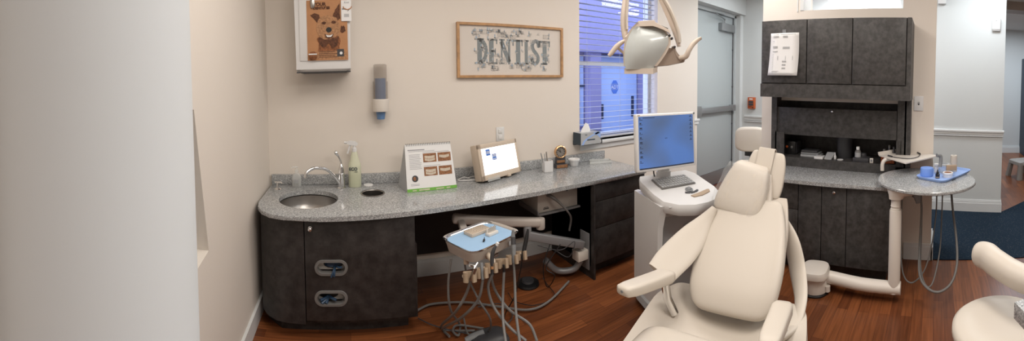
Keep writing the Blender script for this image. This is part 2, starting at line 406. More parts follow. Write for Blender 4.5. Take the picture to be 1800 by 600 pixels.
# the window and the view behind it
t = bpy.data.objects.new('window_1', None); COL.objects.link(t); t['kind'] = 'structure'
b = MB(); b.box(WX0, WX0+.04, WY+.12, WY+.2, WZ0, WZ1); b.box(WX1-.04, WX1, WY+.12, WY+.2, WZ0, WZ1); b.box(WX0, WX1, WY+.12, WY+.2, WZ0, WZ0+.05); b.box(WX0, WX1, WY+.12, WY+.2, WZ1-.05, WZ1)
b.box(WX0, WX1, WY+.13, WY+.19, 1.76, 1.80); b.build('window_frame', 'white', t)
b = MB(); b.box(WX0-.0, WX1+.02, WY-.035, WY+.12, WZ0-.03, WZ0, .004); b.box(WX0+.0, WX1, WY-.012, WY, WZ0-.085, WZ0-.03, .003); b.build('window_sill', 'white', t)
b = MB(); b.box(WX0+.04, WX1-.04, WY+.155, WY+.161, WZ0+.05, WZ1-.05); b.build('window_pane', 'glass', t)
EY = 5.0
b = MB(); b.box(1.0, 9, 3.24, 14, -.12, -.02); struct('ground_outside', b, 'extg')
b = MB(); b.box(2.0, 8.5, EY, EY+.1, 0, 2.06); b.box(2.0, 8.5, EY-.25, EY+.1, 2.06, 3.4); b.box(3.68, 3.90, EY-.2, EY, 0, 2.06); b.box(4.88, 5.2, EY-.2, EY, 0, 2.06); struct('wall_outside', b, 'extl')
b = MB(); b.box(3.93, 4.86, EY-.05, EY-.01, 0, 2.03); dd = struct('door_1', b, 'extd')
b = MB(); b.box(4.00, 4.03, EY-.10, EY-.05, .95, 1.2); b.box(4.72, 4.78, EY-.06, EY-.05, .95, 1.32); b.build('door_handle', 'extk', dd)
t = bpy.data.objects.new('window_3', None); COL.objects.link(t); t['kind'] = 'structure'
b = MB(); b.box(3.28, 3.66, EY-.03, EY-.002, .85, 2.0); b.build('window_pane', 'extd', t)
b = MB(); b.box(3.30, 3.40, EY-.06, EY-.03, 1.25, 1.95); b.box(3.52, 3.56, EY-.06, EY-.03, .85, 2.0); b.box(3.28, 3.66, EY-.06, EY-.03, 1.5, 1.53); b.build('window_frame', 'extk', t)
# adt style octagonal sticker on the outside door
c = P(1081, 153, y=EY-.06)
SG = thing('security_sticker', 'dark blue octagonal security sticker on the pale blue door outside the window', 'sign', (c.x, EY-.055, c.z))
oc = [(.085*math.cos(PI/8+k*PI/4), .125*math.sin(PI/8+k*PI/4)) for k in range(8)]
b = MB(stand(c.x, EY-.052, c.z)); b.prism(oc, 0, .004); b.build('plate', 'blue2', SG)
b = MB(); text_mesh(b, 'ADT', .085, stand(c.x, EY-.058, c.z-.03), align='CENTER', bold=.002); b.build('lettering', 'paper', SG)
# outside bench-like clutter below the side window
b = MB(); b.box(3.2, 3.66, EY-.5, EY-.2, .0, .78); b.box(3.16, 3.68, EY-.55, EY-.2, .78, .82); tag(b.build('planter_box', 'extk'), 'dark blue box standing outside below the side window', 'box')
# blinds
BL = thing('venetian_blind', 'pale slatted venetian blind hanging in the window beside the picture', 'blind', (WX0, WY+.06, WZ0))
b = MB(); z = WZ0+.05
while z < WZ1-.05:
    b.M = Matrix.Translation((0, WY+.06, z)) @ Matrix.Rotation(-.03, 4, 'X'); b.box(WX0+.006, WX1-.012, -.024, .024, -.0012, .0012); z += .058
b.build('slats', 'steelb', BL)
b = MB(); b.box(WX0+.004, WX1-.01, WY+.03, WY+.09, WZ0+.012, WZ0+.032, .004); b.build('bottom_rail', 'steelb', BL)
b = MB(); b.box(WX0+.004, WX1-.01, WY+.03, WY+.09, WZ1-.05, WZ1-.005); b.build('head_rail', 'steelb', BL)
for x in (WX0+.12, (WX0+WX1)/2, WX1-.13):
    b = MB(); b.tube([(x, WY+.034, WZ0+.03), (x, WY+.034, WZ1-.05)], .0015, 5); b.build('ladder_cord', 'steelb', BL)
b = MB(); b.tube([(WX0+.93, WY+.02, 1.95), (WX0+.93, WY+.02, WZ1-.06)], .004, 6); b.build('tilt_wand', 'steelb', BL)
# the exit door
b = MB(); DX0, DX1, DY = 4.12, 5.28, WY+.17
b.box(DX0, DX1, DY, DY+.05, .01, 2.62, .003); dr = struct('door_2', b, 'door')
b = MB(); b.box(DX0-.03, DX0, DY-.03, DY+.06, 0, 2.66); b.box(DX1+.005, 5.33, DY-.04, DY+.06, 0, 2.66); b.box(DX0-.03, 5.33, DY-.04, DY+.06, 2.625, 2.68); b.build('door_frame', 'casing', dr)
b = MB()
b.box(DX0+.03, DX1-.02, DY-.075, DY-.03, 1.13, 1.21, .006); b.box(DX1-.1, DX1-.01, DY-.085, DY, 1.12, 1.22, .006); b.box(DX0+.03, DX0+.2, DY-.085, DY, 1.10, 1.24, .006); b.build('push_bar', 'doorm', dr)
b = MB(); b.box(DX1-.42, DX1-.03, DY-.07, DY, 2.38, 2.50, .008); b.build('door_closer', 'doorm', dr)
b = MB(); b.tube([(DX1-.30, DY-.04, 2.51), (DX1-.30, DY-.04, 2.56), (DX1-.75, DY-.16, 2.585), (DX1-.35, DY-.05, 2.62)], .011, 8); b.build('closer_arm', 'doorm', dr)
b = MB(); b.box(DX0+.02, DX1-.01, DY-.006, DY, .02, .22); b.build('kick_plate', 'doorm', dr)
b = MB(); b.tube([(DX1+.005, DY-.006, .02), (DX1+.005, DY-.006, 2.62)], .008, 8)
for z in (.3, .9, 1.5, 2.1): b.box(DX1-.01, DX1+.02, DY-.016, DY, z, z+.02)
b.build('hinge', 'dgrey', dr)

# ================================================================== LEFT WORKTOP RUN
# continuous granite worktop
front = [(-.61, WY-.005), (-.61, 2.50), (-.597, 2.42), (-.555, 2.34), (-.49, 2.28), (-.40, 2.25), (-.18, 2.235), (.10, 2.25), (.38, 2.272), (.68, 2.305), (1.1, 2.335), (1.6, 2.350), (2.05, 2.33), (2.40, 2.32), (2.45, 2.40), (2.45, WY-.005)]
def cut(ob, cutters):
    for c in cutters:
        m = ob.modifiers.new('b', 'BOOLEAN'); m.operation = 'DIFFERENCE'; m.object = c; m.solver = 'EXACT'
    dg = bpy.context.evaluated_depsgraph_get(); me = bpy.data.meshes.new_from_object(ob.evaluated_get(dg))
    ob.modifiers.clear(); old = ob.data; ob.data = me; me.name = old.name
    me.shade_smooth(); me.set_sharp_from_angle(angle=math.radians(35))
    for c in cutters: bpy.data.objects.remove(c)
SC = (-.275, 2.60); SRX, SRY = .212, .205
HCX, HCY, HR = .183, 2.70, .085
WT = thing('granite_worktop', 'long grey speckled worktop with a sink cutout and curved front along the picture wall', 'worktop', (.9, 2.6, .80-.03))
b = MB(); b.prism(front, .77, .80, .006, 3); top = b.build('slab', 'granite', WT)
b = MB(); b.lathe([(SRX-.004, .7), (SRX-.004, .9)], 48, (SC[0], SC[1], 0)); c1_ = b.build('cut', 'granite')
b = MB(); b.lathe([(HR, .7), (HR, .9)], 40, (HCX, HCY, 0)); c2_ = b.build('cut', 'granite')
cut(top, [c1_, c2_])
b = MB(); b.box(-.61, 2.46, WY-.028, WY-.001, .80, .878, .002); b.build('backsplash', 'granite', WT)
SK = thing('sink_basin', 'round brushed steel basin set into the left end of the worktop', 'sink', (SC[0], SC[1], .62))
b = MB(); b.lathe([(SRX+.014, .768), (SRX+.014, .764), (SRX+.003, .760), (SRX-.006, .70), (SRX-.03, .645), (SRX-.08, .62), (.03, .612), (.03, .60), (SRX-.06, .606), (SRX-.01, .64), (SRX+.012, .70), (SRX+.02, .768)], 48, (*SC, 0)); b.build('bowl', 'steel', SK)
b = MB(); b.lathe([(.03, .6125), (.028, .618), (.012, .616), (.001, .616)], 24, (*SC, 0)); b.build('drain', 'chrome', SK)
TC = thing('trash_chute', 'small round steel lined waste hole cut in the worktop', 'waste hole', (HCX, HCY, .66))
b = MB(); b.lathe([(HR-.001, .806), (HR+.004, .8025), (HR-.004, .8045), (HR-.008, .80), (HR-.008, .66), (HR-.003, .66), (HR-.003, .79)], 40, (HCX, HCY, 0)); b.build('ring', 'steel', TC)
b = MB(); b.lathe([(HR-.009, .662), (.001, .660)], 30, (HCX, HCY, 0)); b.build('bottom', 'black', TC)
# curved sink cabinet
CF = 2.30
body = [(-.60, WY-.03), (-.60, 2.52), (-.585, 2.44), (-.54, 2.37), (-.47, 2.32), (-.40, 2.303), (-.278, 2.295), (-.278, WY-.03)]
SCB = thing('sink_cabinet', 'dark laminate sink cabinet with curved left end and two oval slots', 'cabinet', (-.1, 2.6, 0))
b = MB(); b.prism(body, .10, .766); b.prism([(-.56, WY-.03), (-.56, 2.5), (-.45, 2.40), (.38, 2.40), (.38, WY-.03)], 0, .10); b.box(-.275, .43, CF+.02, WY-.03, .10, .57); b.box(.40, .43, CF+.02, WY-.03, .57, .766)
b.box(-.275, .43, WY-.06, WY-.03, .57, .766); b.box(-.275, .40, CF+.03, CF+.05, .57, .766); b.build('carcass', 'lam', SCB)
b = MB(); b.box(-.273, .415, CF-.004, CF+.018, .125, .762, .002); fp = b.build('front_panel', 'lam', SCB)
slots = []
for py in (472, 526):
    c = P(582, py, y=CF-.01); slots.append(c)
def stadium(w_, h_, n=10):
    r = h_/2; a = w_/2-r
    return [(a+r*math.cos(t), r*math.sin(t)) for t in [-PI/2+PI*k/n for k in range(n+1)]]+[(-a+r*math.cos(t), r*math.sin(t)) for t in [PI/2+PI*k/n for k in range(n+1)]]
cs = []
for c in slots:
    b = MB(stand(c.x, CF, c.z)); b.prism(stadium(.175, .072), -.022-.03, .02); cs.append(b.build('cut', 'lam'))
cut(fp, cs)
cs = []
for c in slots:
    b = MB(stand(c.x, CF, c.z)); b.prism(stadium(.19, .085), -.20, -.018); cs.append(b.build('cut', 'lam'))
cut(next(ch for ch in SCB.children if ch.name.startswith('carcass')), cs)
for i, c in enumerate(slots):
    o1 = stadium(.208, .100, 14); o2 = stadium(.168, .066, 14); fr = stand(c.x, CF-.004, c.z)
    b = MB(fr); b.loft([[(x, y, 0) for x, y in o1], [(x*.985, y*.97, .007) for x, y in o1], [(x*1.02, y*1.05, .008) for x, y in o2], [(x, y, -.03) for x, y in o2], [(x*1.02, y*1.05, -.03) for x, y in o2], [(x*1.02, y*1.05, 0) for x, y in o2]], cap=False)
    b.build('slot_ring', 'doorm' if False else 'hose', SCB)
    GB = thing('glove_box', ('white' if i == 0 else 'pale')+' glove box seen inside the '+('upper' if i == 0 else 'lower')+' oval slot of the sink cabinet', 'glove box', (c.x, CF+.1, c.z-.06), 0, 'glove boxes behind the oval slots')
    b = MB(fr); b.box(-.088, .088, -.038, .038, -.17, -.055, .003); b.build('carton', 'whitew', GB)
    b = MB(fr); sx = .012 if i == 0 else -.018
    b.prism([(sx+.062*math.cos(a), .025*math.sin(a)) for a in [2*PI*k/24 for k in range(24)]], -.054, -.050); b.build('opening', 'black', GB)
    b = MB(fr)
    if i == 0:
        b.loft([[(sx-.05+x, y, -.045) for x, y in se(.004, .012, 10, 1)], [(sx-.01+x, y+.004, -.03) for x, y in se(.03, .014, 10, 1)], [(sx+.045+x, y+.008, -.04) for x, y in se(.006, .01, 10, 1)]])
        for a_, l_ in ((-2.0, .06), (-1.7, .05), (.2, .045)):
            b.tube(sm([(sx+.012, 0, -.035), (sx+.012+.5*l_*math.cos(a_), .5*l_*math.sin(a_), .006), (sx+.012+l_*math.cos(a_), l_*math.sin(a_), .012)], 5), .006, 8)
    else:
        for a_, l_ in ((-2.4, .055), (-2.9, .05), (-1.9, .04), (-.2, .05)):
            b.tube(sm([(sx, -.004, -.035), (sx+.5*l_*math.cos(a_), .5*l_*math.sin(a_), -.01), (sx+l_*math.cos(a_), l_*math.sin(a_)*.8, .004)], 5), .009, 8)
    b.build('glove', 'glove', GB)
c = P(545, 402, y=CF-.01)
b = MB(stand(c.x, CF-.004, c.z)); b.lathe([(.013, 0), (.013, .006), (.008, .008), (.008, .018), (.012, .022), (.012, .03), (.009, .033), (.001, .034)], 20); b.build('lock_knob', 'chrome', SCB)
b = MB(); b.lathe([(SRX+.026, .59), (SRX+.026, .9)], 32, (*SC, 0)); k1 = b.build('cut', 'lam')
b = MB(); b.lathe([(HR+.012, .64), (HR+.012, .9)], 32, (HCX, HCY, 0)); k2 = b.build('cut', 'lam')
cut(next(ch for ch in SCB.children if ch.name.startswith('carcass')), [k1, k2])
# drawer unit
DXa, DXb, DF = 1.815, 2.42, 2.35
DU = thing('drawer_cabinet', 'dark laminate drawer cabinet under the right end of the long worktop', 'cabinet', (2.1, 2.6, 0))
b = MB(); b.box(DXa, DXb, DF+.02, WY-.03, .10, .766); b.box(DXa+.03, DXb-.03, DF+.09, WY-.03, 0, .10); b.box(DXa, DXa+.018, DF-.02, WY-.03, 0.0, .766); b.build('carcass', 'lam', DU)
z0 = .12
for z0, z1 in ((.11, .40), (.405, .62), (.625, .76)):
    b = MB(); b.box(DXa+.024, DXb-.01, DF, DF+.02, z0, z1, .002); b.build('drawer', 'lam2' if False else 'lam', DU)
# back panel of the knee space
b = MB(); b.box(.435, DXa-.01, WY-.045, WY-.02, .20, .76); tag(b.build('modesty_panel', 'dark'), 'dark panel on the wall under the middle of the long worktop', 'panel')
# ------------------------------------------------------------------ things on the worktop
ZT = .80
# faucet
FB = Vector((-.045, 2.86, ZT))
FA = thing('sink_faucet', 'chrome gooseneck faucet with lever handle behind the round basin', 'faucet', FB)
b = MB(); b.lathe([(.034, 0), (.034, .006), (.026, .012), (.024, .11), (.026, .115), (.024, .12), (.022, .15), (.014, .175), (.008, .19), (.001, .192)], 24, FB); b.build('body', 'chrome', FA)
b = MB(); b.tube(sm([FB+Vector(v) for v in ((-.015, -.01, .045), (-.05, -.03, .10), (-.11, -.075, .165), (-.19, -.13, .188), (-.245, -.165, .165), (-.258, -.175, .125))], 8), .0125, 12); b.build('spout', 'chrome', FA)
b = MB(); b.tube(sm([FB+Vector(v) for v in ((0, 0, .185), (-.004, 0, .215), (-.02, 0, .25), (-.036, -.004, .272))], 6), smf([.009, .007, .009, .014], 6), 10); b.lathe([(.001, -.016), (.012, -.01), (.016, 0), (.012, .01), (.001, .016)], 14, FB+Vector((-.037, -.004, .277))); b.build('lever', 'chrome', FA)
# soap pump
q = Vector((-.53, 2.82, ZT))
SP = thing('soap_pump', 'short chrome soap pump set in the worktop left of the basin', 'soap dispenser', q)
b = MB(); b.lathe([(.030, 0), (.030, .005), (.022, .012), (.012, .018), (.011, .05), (.001, .052)], 20, q); b.build('base', 'chrome', SP)
b = MB(); b.tube([q+Vector((-.024, 0, .055)), q+Vector((.02, 0, .056)), q+Vector((.034, -.003, .048))], .007, 8); b.build('nozzle', 'chrome', SP)
# sanitizer bottle
q = Vector((-.395, 2.90, ZT))
SA = thing('sanitizer_bottle', 'small clear pump bottle of sanitizer beside the faucet spout', 'bottle', q)
b = MB(Matrix.Translation(q)); b.loft([[(x, y, z) for x, y in se(w_, .024, 20, .6)] for w_, z in ((.034, 0), (.037, .004), (.037, .08), (.030, .10), (.013, .112), (.013, .125))]); b.build('body', 'clear', SA)
b = MB(Matrix.Translation(q)); b.loft([[(x, y, z) for x, y in se(.020, .0248, 20, .3)] for z in (.035, .065)]); b.build('label', 'lgrey', SA)
b = MB(); b.lathe([(.014, .122), (.014, .135), (.005, .137), (.005, .155), (.001, .156)], 14, q); b.tube([q+Vector((.012, 0, .157)), q+Vector((-.03, 0, .157)), q+Vector((-.036, 0, .148))], .006, 8); b.build('pump', 'clear', SA)
# spray bottle
q = Vector((.06, 2.90, ZT))
SB = thing('spray_bottle', 'translucent spray bottle of greenish cleaner with white trigger beside the faucet', 'spray bottle', q)
b = MB(Matrix.Translation(q)); b.loft([[(x, y, z) for x, y in se(w_, w_*.8, 24, .8)] for w_, z in ((.046, 0), (.050, .006), (.050, .165), (.047, .18), (.034, .21), (.026, .25), (.018, .275), (.015, .28))]); b.build('body', 'bottle', SB)
b = MB(Matrix.Translation(q)); b.loft([[(x, y, z) for x, y in se(.0455, .0365, 24, .8)] for z in (.004, .10)]); b.build('liquid', mat('liquid_green', (.50, .56, .28), .3), SB)
b = MB(); text_mesh(b, 'ECO', .032, stand(q.x-.045, q.y-.0425, q.z+.135), bold=.001); text_mesh(b, 'clean', .014, stand(q.x-.005, q.y-.0425, q.z+.12)); b.build('lettering', 'navy', SB)
b = MB(Matrix.Translation(q)); b.lathe([(.018, .272), (.018, .30), (.012, .303), (.011, .325)], 18)
b.loft([[(x, -.012, z), (x, .012, z), (x, .012, z2), (x, -.012, z2)] for x, z, z2 in ((.028, .325, .338), (.012, .318, .35), (-.03, .325, .358), (-.058, .335, .35))])
b.tube([(-.055, 0, .343), (-.078, 0, .345)], .009, 10); b.build('spray_head', 'plastic', SB)
b = MB(Matrix.Translation(q)); b.tube(sm([(-.022, 0, .33), (-.038, 0, .31), (-.046, 0, .28), (-.054, 0, .258)], 4), .005, 8, r2=.007); b.build('trigger', 'plastic', SB)
# white lid
b = MB(); b.lathe([(.036, 0), (.038, .002), (.036, .006), (.001, .007)], 24, (.165, 2.92, ZT)); tag(b.build('plastic_lid', 'paper'), 'small white plastic lid lying on the worktop behind the waste hole', 'lid')
# paper towel dispenser
DYf = 2.74
a0 = P(521, 130, y=DYf); a1 = P(617, 130, y=DYf)
PT = thing('towel_dispenser', 'white paper towel dispenser on the wall above the sink', 'paper towel dispenser', ((a0.x+a1.x)/2, WY, a0.z))
xa, xb, zb = a0.x, a1.x, a0.z
b = MB(); b.loft([[(xa+i_, DYf+yo, z), (xb-i_, DYf+yo, z), (xb-i_*1.2, WY, z), (xa+i_*1.2, WY, z)] for z, i_, yo in ((zb+.012, .004, .03), (zb+.03, .0, .0), (zb+.06, .002, -.004), (zb+.70, -.006, .0))]); b.build('cover', 'plastic', PT)
b = MB(); b.box(xa+.03, xb-.03, DYf-.012, DYf, zb+.09, zb+.69, .006); b.build('front_panel', 'plastic', PT)
b = MB(); b.box(xa+.03, xb-.03, DYf+.03, WY, zb+.004, zb+.014); b.box(xa+.002, xa+.03, DYf+.002, DYf+.02, zb+.004, zb+.014); b.box(xb-.03, xb-.002, DYf+.002, DYf+.02, zb+.004, zb+.014); b.build('tear_slot', 'dgrey', PT)
# dog poster
A = P(541, 107, y=DYf-.016); B_ = P(612, 107, y=DYf-.016); Tp = P(541, 1, y=DYf-.016)
pw, ph = B_.x-A.x, Tp.z-A.z; K = pw/71.
PO = thing('dog_poster', 'orange poster of a shaggy brown dog with a denture grin on the towel dispenser', 'poster', (A.x, A.y, A.z))
fr = stand(A.x, DYf-.014, A.z, -.0)
b = MB(fr); b.box(0, pw, 0, ph, 0, .002); b.build('sheet', 'orange', PO)
def ppoly(pts_, lay, m_, nm, th=.0007, jit=0):
    b = MB(fr); q_ = []
    for i, (x, y) in enumerate(pts_):
        nx, ny = pts_[(i+1) % len(pts_)]
        q_.append((x*K, y*K))
        if jit:
            for s_ in (.33, .66): q_.append(((lerp(x, nx, s_)+random.uniform(-jit, jit))*K, (lerp(y, ny, s_)+random.uniform(-jit, jit))*K))
    b.prism(q_, .002+lay*.0007, .002+lay*.0007+th); return b.build(nm, m_, PO, smooth=0)
def ell(cx_, cy_, rx_, ry_, n=18): return [(cx_+rx_*math.cos(2*PI*k/n), cy_+ry_*math.sin(2*PI*k/n)) for k in range(n)]
ppoly([(18, 12), (20, 30), (17, 38), (24, 44), (50, 44), (58, 38), (56, 24), (60, 12)], 0, 'fur', 'dog_chest', jit=1.2)
ppoly([(6, 80), (14, 83), (22, 80), (24, 70), (20, 62), (15, 70)], 1, 'furd', 'dog_ear', jit=.8)
ppoly([(46, 76), (50, 88), (56, 96), (58, 99), (59, 72), (52, 68)], 1, 'furd', 'dog_ear', jit=.8)
ppoly([(19, 48), (17, 58), (20, 70), (26, 76), (34, 78), (43, 78), (52, 74), (57, 64), (58, 52), (55, 44), (46, 38), (36, 35), (26, 39)], 2, 'furl', 'dog_head', jit=1.4)
ppoly([(20, 40), (22, 28), (30, 22), (38, 30), (46, 20), (54, 30), (56, 42), (40, 36), (28, 37)], 3, 'furd', 'dog_bib', jit=1.5)
ppoly(ell(30, 65, 4, 2.6), 4, 'furd', 'dog_brow', jit=.5); ppoly(ell(47, 66, 4, 2.6), 4, 'furd', 'dog_brow', jit=.5)
ppoly(ell(38.5, 51, 9, 9), 4, 'furl', 'dog_muzzle', jit=.8)
ppoly(ell(38.5, 53, 5, 4.6), 5, 'black', 'dog_nose')
ppoly([(31, 46), (33, 40), (38, 37), (44, 39), (47, 46), (39, 43.5)], 5, 'furd', 'dog_mouth')
ppoly([(33, 44.5), (35, 40.5), (42, 40.5), (45.5, 45), (39, 43)], 6, 'paper', 'dog_teeth')
ppoly([(58, 50), (60, 60), (63, 58), (65, 60), (67, 57), (68, 50), (62, 47)], 3, 'furd', 'dog_paw', jit=.7)
ppoly([(16, 2), (70, 2), (70, 16), (16, 16)], 1, 'furl', 'caption_band')
b = MB(fr); old = fr
for i in range(4): b.box(20*K, (52-3*(i % 2))*K, (5+3*i)*K, (6.2+3*i)*K, .0028, .0035)
b.build('caption_lines', 'furd', PO, smooth=0)
ppoly([(52, 6), (64, 6), (64, 19), (52, 19)], 2, 'dgrey', 'denture_picture'); ppoly(ell(59, 12, 2.6, 2.6), 3, 'paper', 'denture_tooth')
b = MB(); text_mesh(b, 'YOUR', .033, stand(A.x+.05, DYf-.017, A.z+ph-.042), bold=.002); text_mesh(b, 'DENTURES', .024, stand(A.x+.05, DYf-.017, A.z+ph-.066), bold=.002); b.build('lettering', 'furd', PO, smooth=0)
q = P(550, 98, y=DYf-.03)
b = MB(stand(q.x, DYf-.018, q.z)); b.loft([[(x, y, 0) for x, y in se(.03, .030, 16, .8)], [(x, y, .012) for x, y in se(.03, .030, 16, .8)], [(x, y, .018) for x, y in se(.022, .022, 16, .8)]]); b.m = 1; b.box(-.030, .03, .006, .014, .012, .019)
tag(b.build('denture_magnet', ['fur', 'paper']), 'round brown denture shaped magnet on the lower left corner of the dog poster', 'magnet')
q = P(549, 5, y=DYf-.03)
b = MB(stand(q.x, DYf-.018, q.z)); b.loft([[(x, y, z) for x, y in se(w_, h_, 14, .8)] for w_, h_, z in ((.016, .04, 0), (.016, .04, .008), (.008, .03, .014))]); tag(b.build('magnet_clip', 'steel'), 'grey magnet clip on the upper left corner of the dog poster', 'magnet')
q = P(600, 37, y=DYf-.03)
KC = thing('appointment_card', 'small white card with orange drawing over the upper right corner of the dog poster', 'card', q)
fr2 = stand(q.x, DYf-.022, q.z); b = MB(fr2); b.box(0, .073, 0, .15, 0, .002); b.build('sheet', 'paper', KC)
b = MB(fr2); b.tube([(.015+.03*(1+math.cos(a)), .105+.022*math.sin(a), .0025) for a in [PI+PI*k/10 for k in range(11)]], .004, 6); b.build('orange_smile', 'orange', KC)
b = MB(fr2); b.box(.006, .036, .082, .092, .002, .003); b.tube([(.045, .07, .003), (.068, .09, .003)], .002, 5); b.build('tool_drawing', 'grey', KC)
b = MB(fr2)
for i in range(4): b.box(.02, .056, .03+i*.006, .033+i*.006, .002, .0028)
b.build('text_lines', 'text', KC, smooth=0)
b = MB(); text_mesh(b, 'Knot', .018, stand(q.x+.022, DYf-.0245, q.z+.128)); b.build('lettering', 'text', KC, smooth=0)
# cup dispenser
c = P(669, 170, y=2.93)
CD = thing('cup_dispenser', 'wall cup dispenser with smoky tube of blue cups right of the towel dispenser', 'cup dispenser', (c.x, WY, P(669, 208, y=2.93).z))
zt_, zm_, zl_ = P(669, 113, y=2.93).z, P(669, 175, y=2.93).z, P(669, 196, y=2.93).z
R0 = .058
b = MB(); b.lathe([(R0-.008, zm_), (R0, zm_+.002), (R0, zm_+.14), (R0-.006, zm_+.145), (R0-.006, zt_-.006), (R0-.012, zt_), (.001, zt_)], 28, (c.x, WY-.065, 0)); b.build('tube', 'smoke', CD)
b = MB(); b.lathe([(R0+.004, zl_), (R0+.006, zl_+.004), (R0+.006, zm_), (R0+.002, zm_+.004), (R0-.01, zm_+.004), (R0-.01, zl_)], 28, (c.x, WY-.067, 0)); b.box(c.x-R0, c.x+R0, WY-.04, WY, zl_+.01, zm_-.0); b.build('collar', 'whitew', CD)
b = MB(); b.lathe([(.030, zl_-.062), (.038, zl_-.002), (.044, zl_+.01), (.042, zt_-.11), (.001, zt_-.11)], 24, (c.x, WY-.065, 0)); tag(b.build('paper_cups', 'cup'), 'stack of blue paper cups held in the wall cup dispenser', 'cups')
# framed picture
A = P(804, 137, y=WY-.02); B_ = P(989, 137, y=WY-.02); zt_ = (P(806, 36, y=WY-.02).z+P(990, 52, y=WY-.02).z)/2
fw, fh = B_.x-A.x, zt_-A.z; A.z = A.z
FP = thing('framed_picture', 'wood framed cartoon picture spelling DENTIST on the cream wall', 'picture', (A.x+fw/2, WY, A.z))
fr = stand(A.x, WY-.002, A.z); t_ = .021
b = MB(fr)
for poly in ([(0, 0), (fw, 0), (fw-t_, t_), (t_, t_)], [(fw, 0), (fw, fh), (fw-t_, fh-t_), (fw-t_, t_)], [(fw, fh), (0, fh), (t_, fh-t_), (fw-t_, fh-t_)], [(0, fh), (0, 0), (t_, t_), (t_, fh-t_)]): b.prism(poly, 0, .030)
b.build('frame', 'wood', FP)
b = MB(fr); b.box(t_, fw-t_, t_, fh-t_, 0, .010); b.build('backing_sheet', 'mount', FP)
b = MB(fr)
def bar(b, pts_, w_, z0=.010, z1=.0118):
    for (x0, y0), (x1, y1) in zip(pts_, pts_[1:]):
        d = Vector((x1-x0, y1-y0)); n_ = Vector((-d.y, d.x)).normalized()*w_/2
        b.prism([(x0-n_.x, y0-n_.y), (x1-n_.x, y1-n_.y), (x1+n_.x, y1+n_.y), (x0+n_.x, y0+n_.y)], z0, z1)
def R4(b, x0, x1, y0, y1): b.box(x0, x1, y0, y1, .010, .0118)
lx = [fw*(.165+.104*i) for i in range(8)]; ly, lh = fh*.25, fh*.47; sw = .042; sf = .014
def serif(b, xc, w_, y): R4(b, xc-w_/2, xc+w_/2, y, y+sf)
# D
x = lx[0]; serif(b, x+.03, .085, ly); serif(b, x+.03, .085, ly+lh-sf); R4(b, x+.012, x+.012+sw, ly, ly+lh)
bar(b, [(x+.03+.062*math.cos(a), ly+lh/2+(lh/2-.012)*math.sin(a)) for a in [-PI/2+PI*k/12 for k in range(13)]], .032)
# E
x = lx[1]; R4(b, x+.012, x+.012+sw, ly, ly+lh); R4(b, x, x+.088, ly, ly+.016); R4(b, x, x+.088, ly+lh-.016, ly+lh); R4(b, x+.03, x+.072, ly+lh*.47, ly+lh*.47+.018)
R4(b, x+.078, x+.088, ly, ly+.045); R4(b, x+.078, x+.088, ly+lh-.045, ly+lh); R4(b, x+.066, x+.074, ly+lh*.38, ly+lh*.62)
# N
x = lx[2]+.008; R4(b, x+.008, x+.022, ly, ly+lh); R4(b, x+.076, x+.096, ly, ly+lh); bar(b, [(x+.012, ly+lh-.02), (x+.086, ly+.02)], .038); serif(b, x+.016, .05, ly); serif(b, x+.018, .05, ly+lh-sf); serif(b, x+.086, .045, ly+lh-sf)
# T
x = lx[3]+.02; R4(b, x+.034, x+.034+sw, ly, ly+lh); R4(b, x, x+.1, ly+lh-.018, ly+lh); R4(b, x, x+.012, ly+lh-.055, ly+lh); R4(b, x+.09, x+.1, ly+lh-.055, ly+lh); serif(b, x+.05, .065, ly)
# I
x = lx[4]+.028; R4(b, x+.006, x+.036, ly, ly+lh); serif(b, x+.02, .055, ly); serif(b, x+.02, .055, ly+lh-sf)
# S
x = lx[5]-.005
sp_ = [(x+.075, ly+lh*.72), (x+.066, ly+lh*.93), (x+.035, ly+lh*.97), (x+.008, ly+lh*.82), (x+.02, ly+lh*.6), (x+.055, ly+lh*.42), (x+.07, ly+lh*.22), (x+.045, ly+lh*.04), (x+.012, ly+lh*.08), (x+.002, ly+lh*.28)]
bar(b, [(v.x, v.y) for v in sm([Vector((p_[0], p_[1], 0)) for p_ in sp_], 4)], .034)
R4(b, x-.003, x+.006, ly, ly+lh*.3); R4(b, x+.072, x+.08, ly+lh*.7, ly+lh)
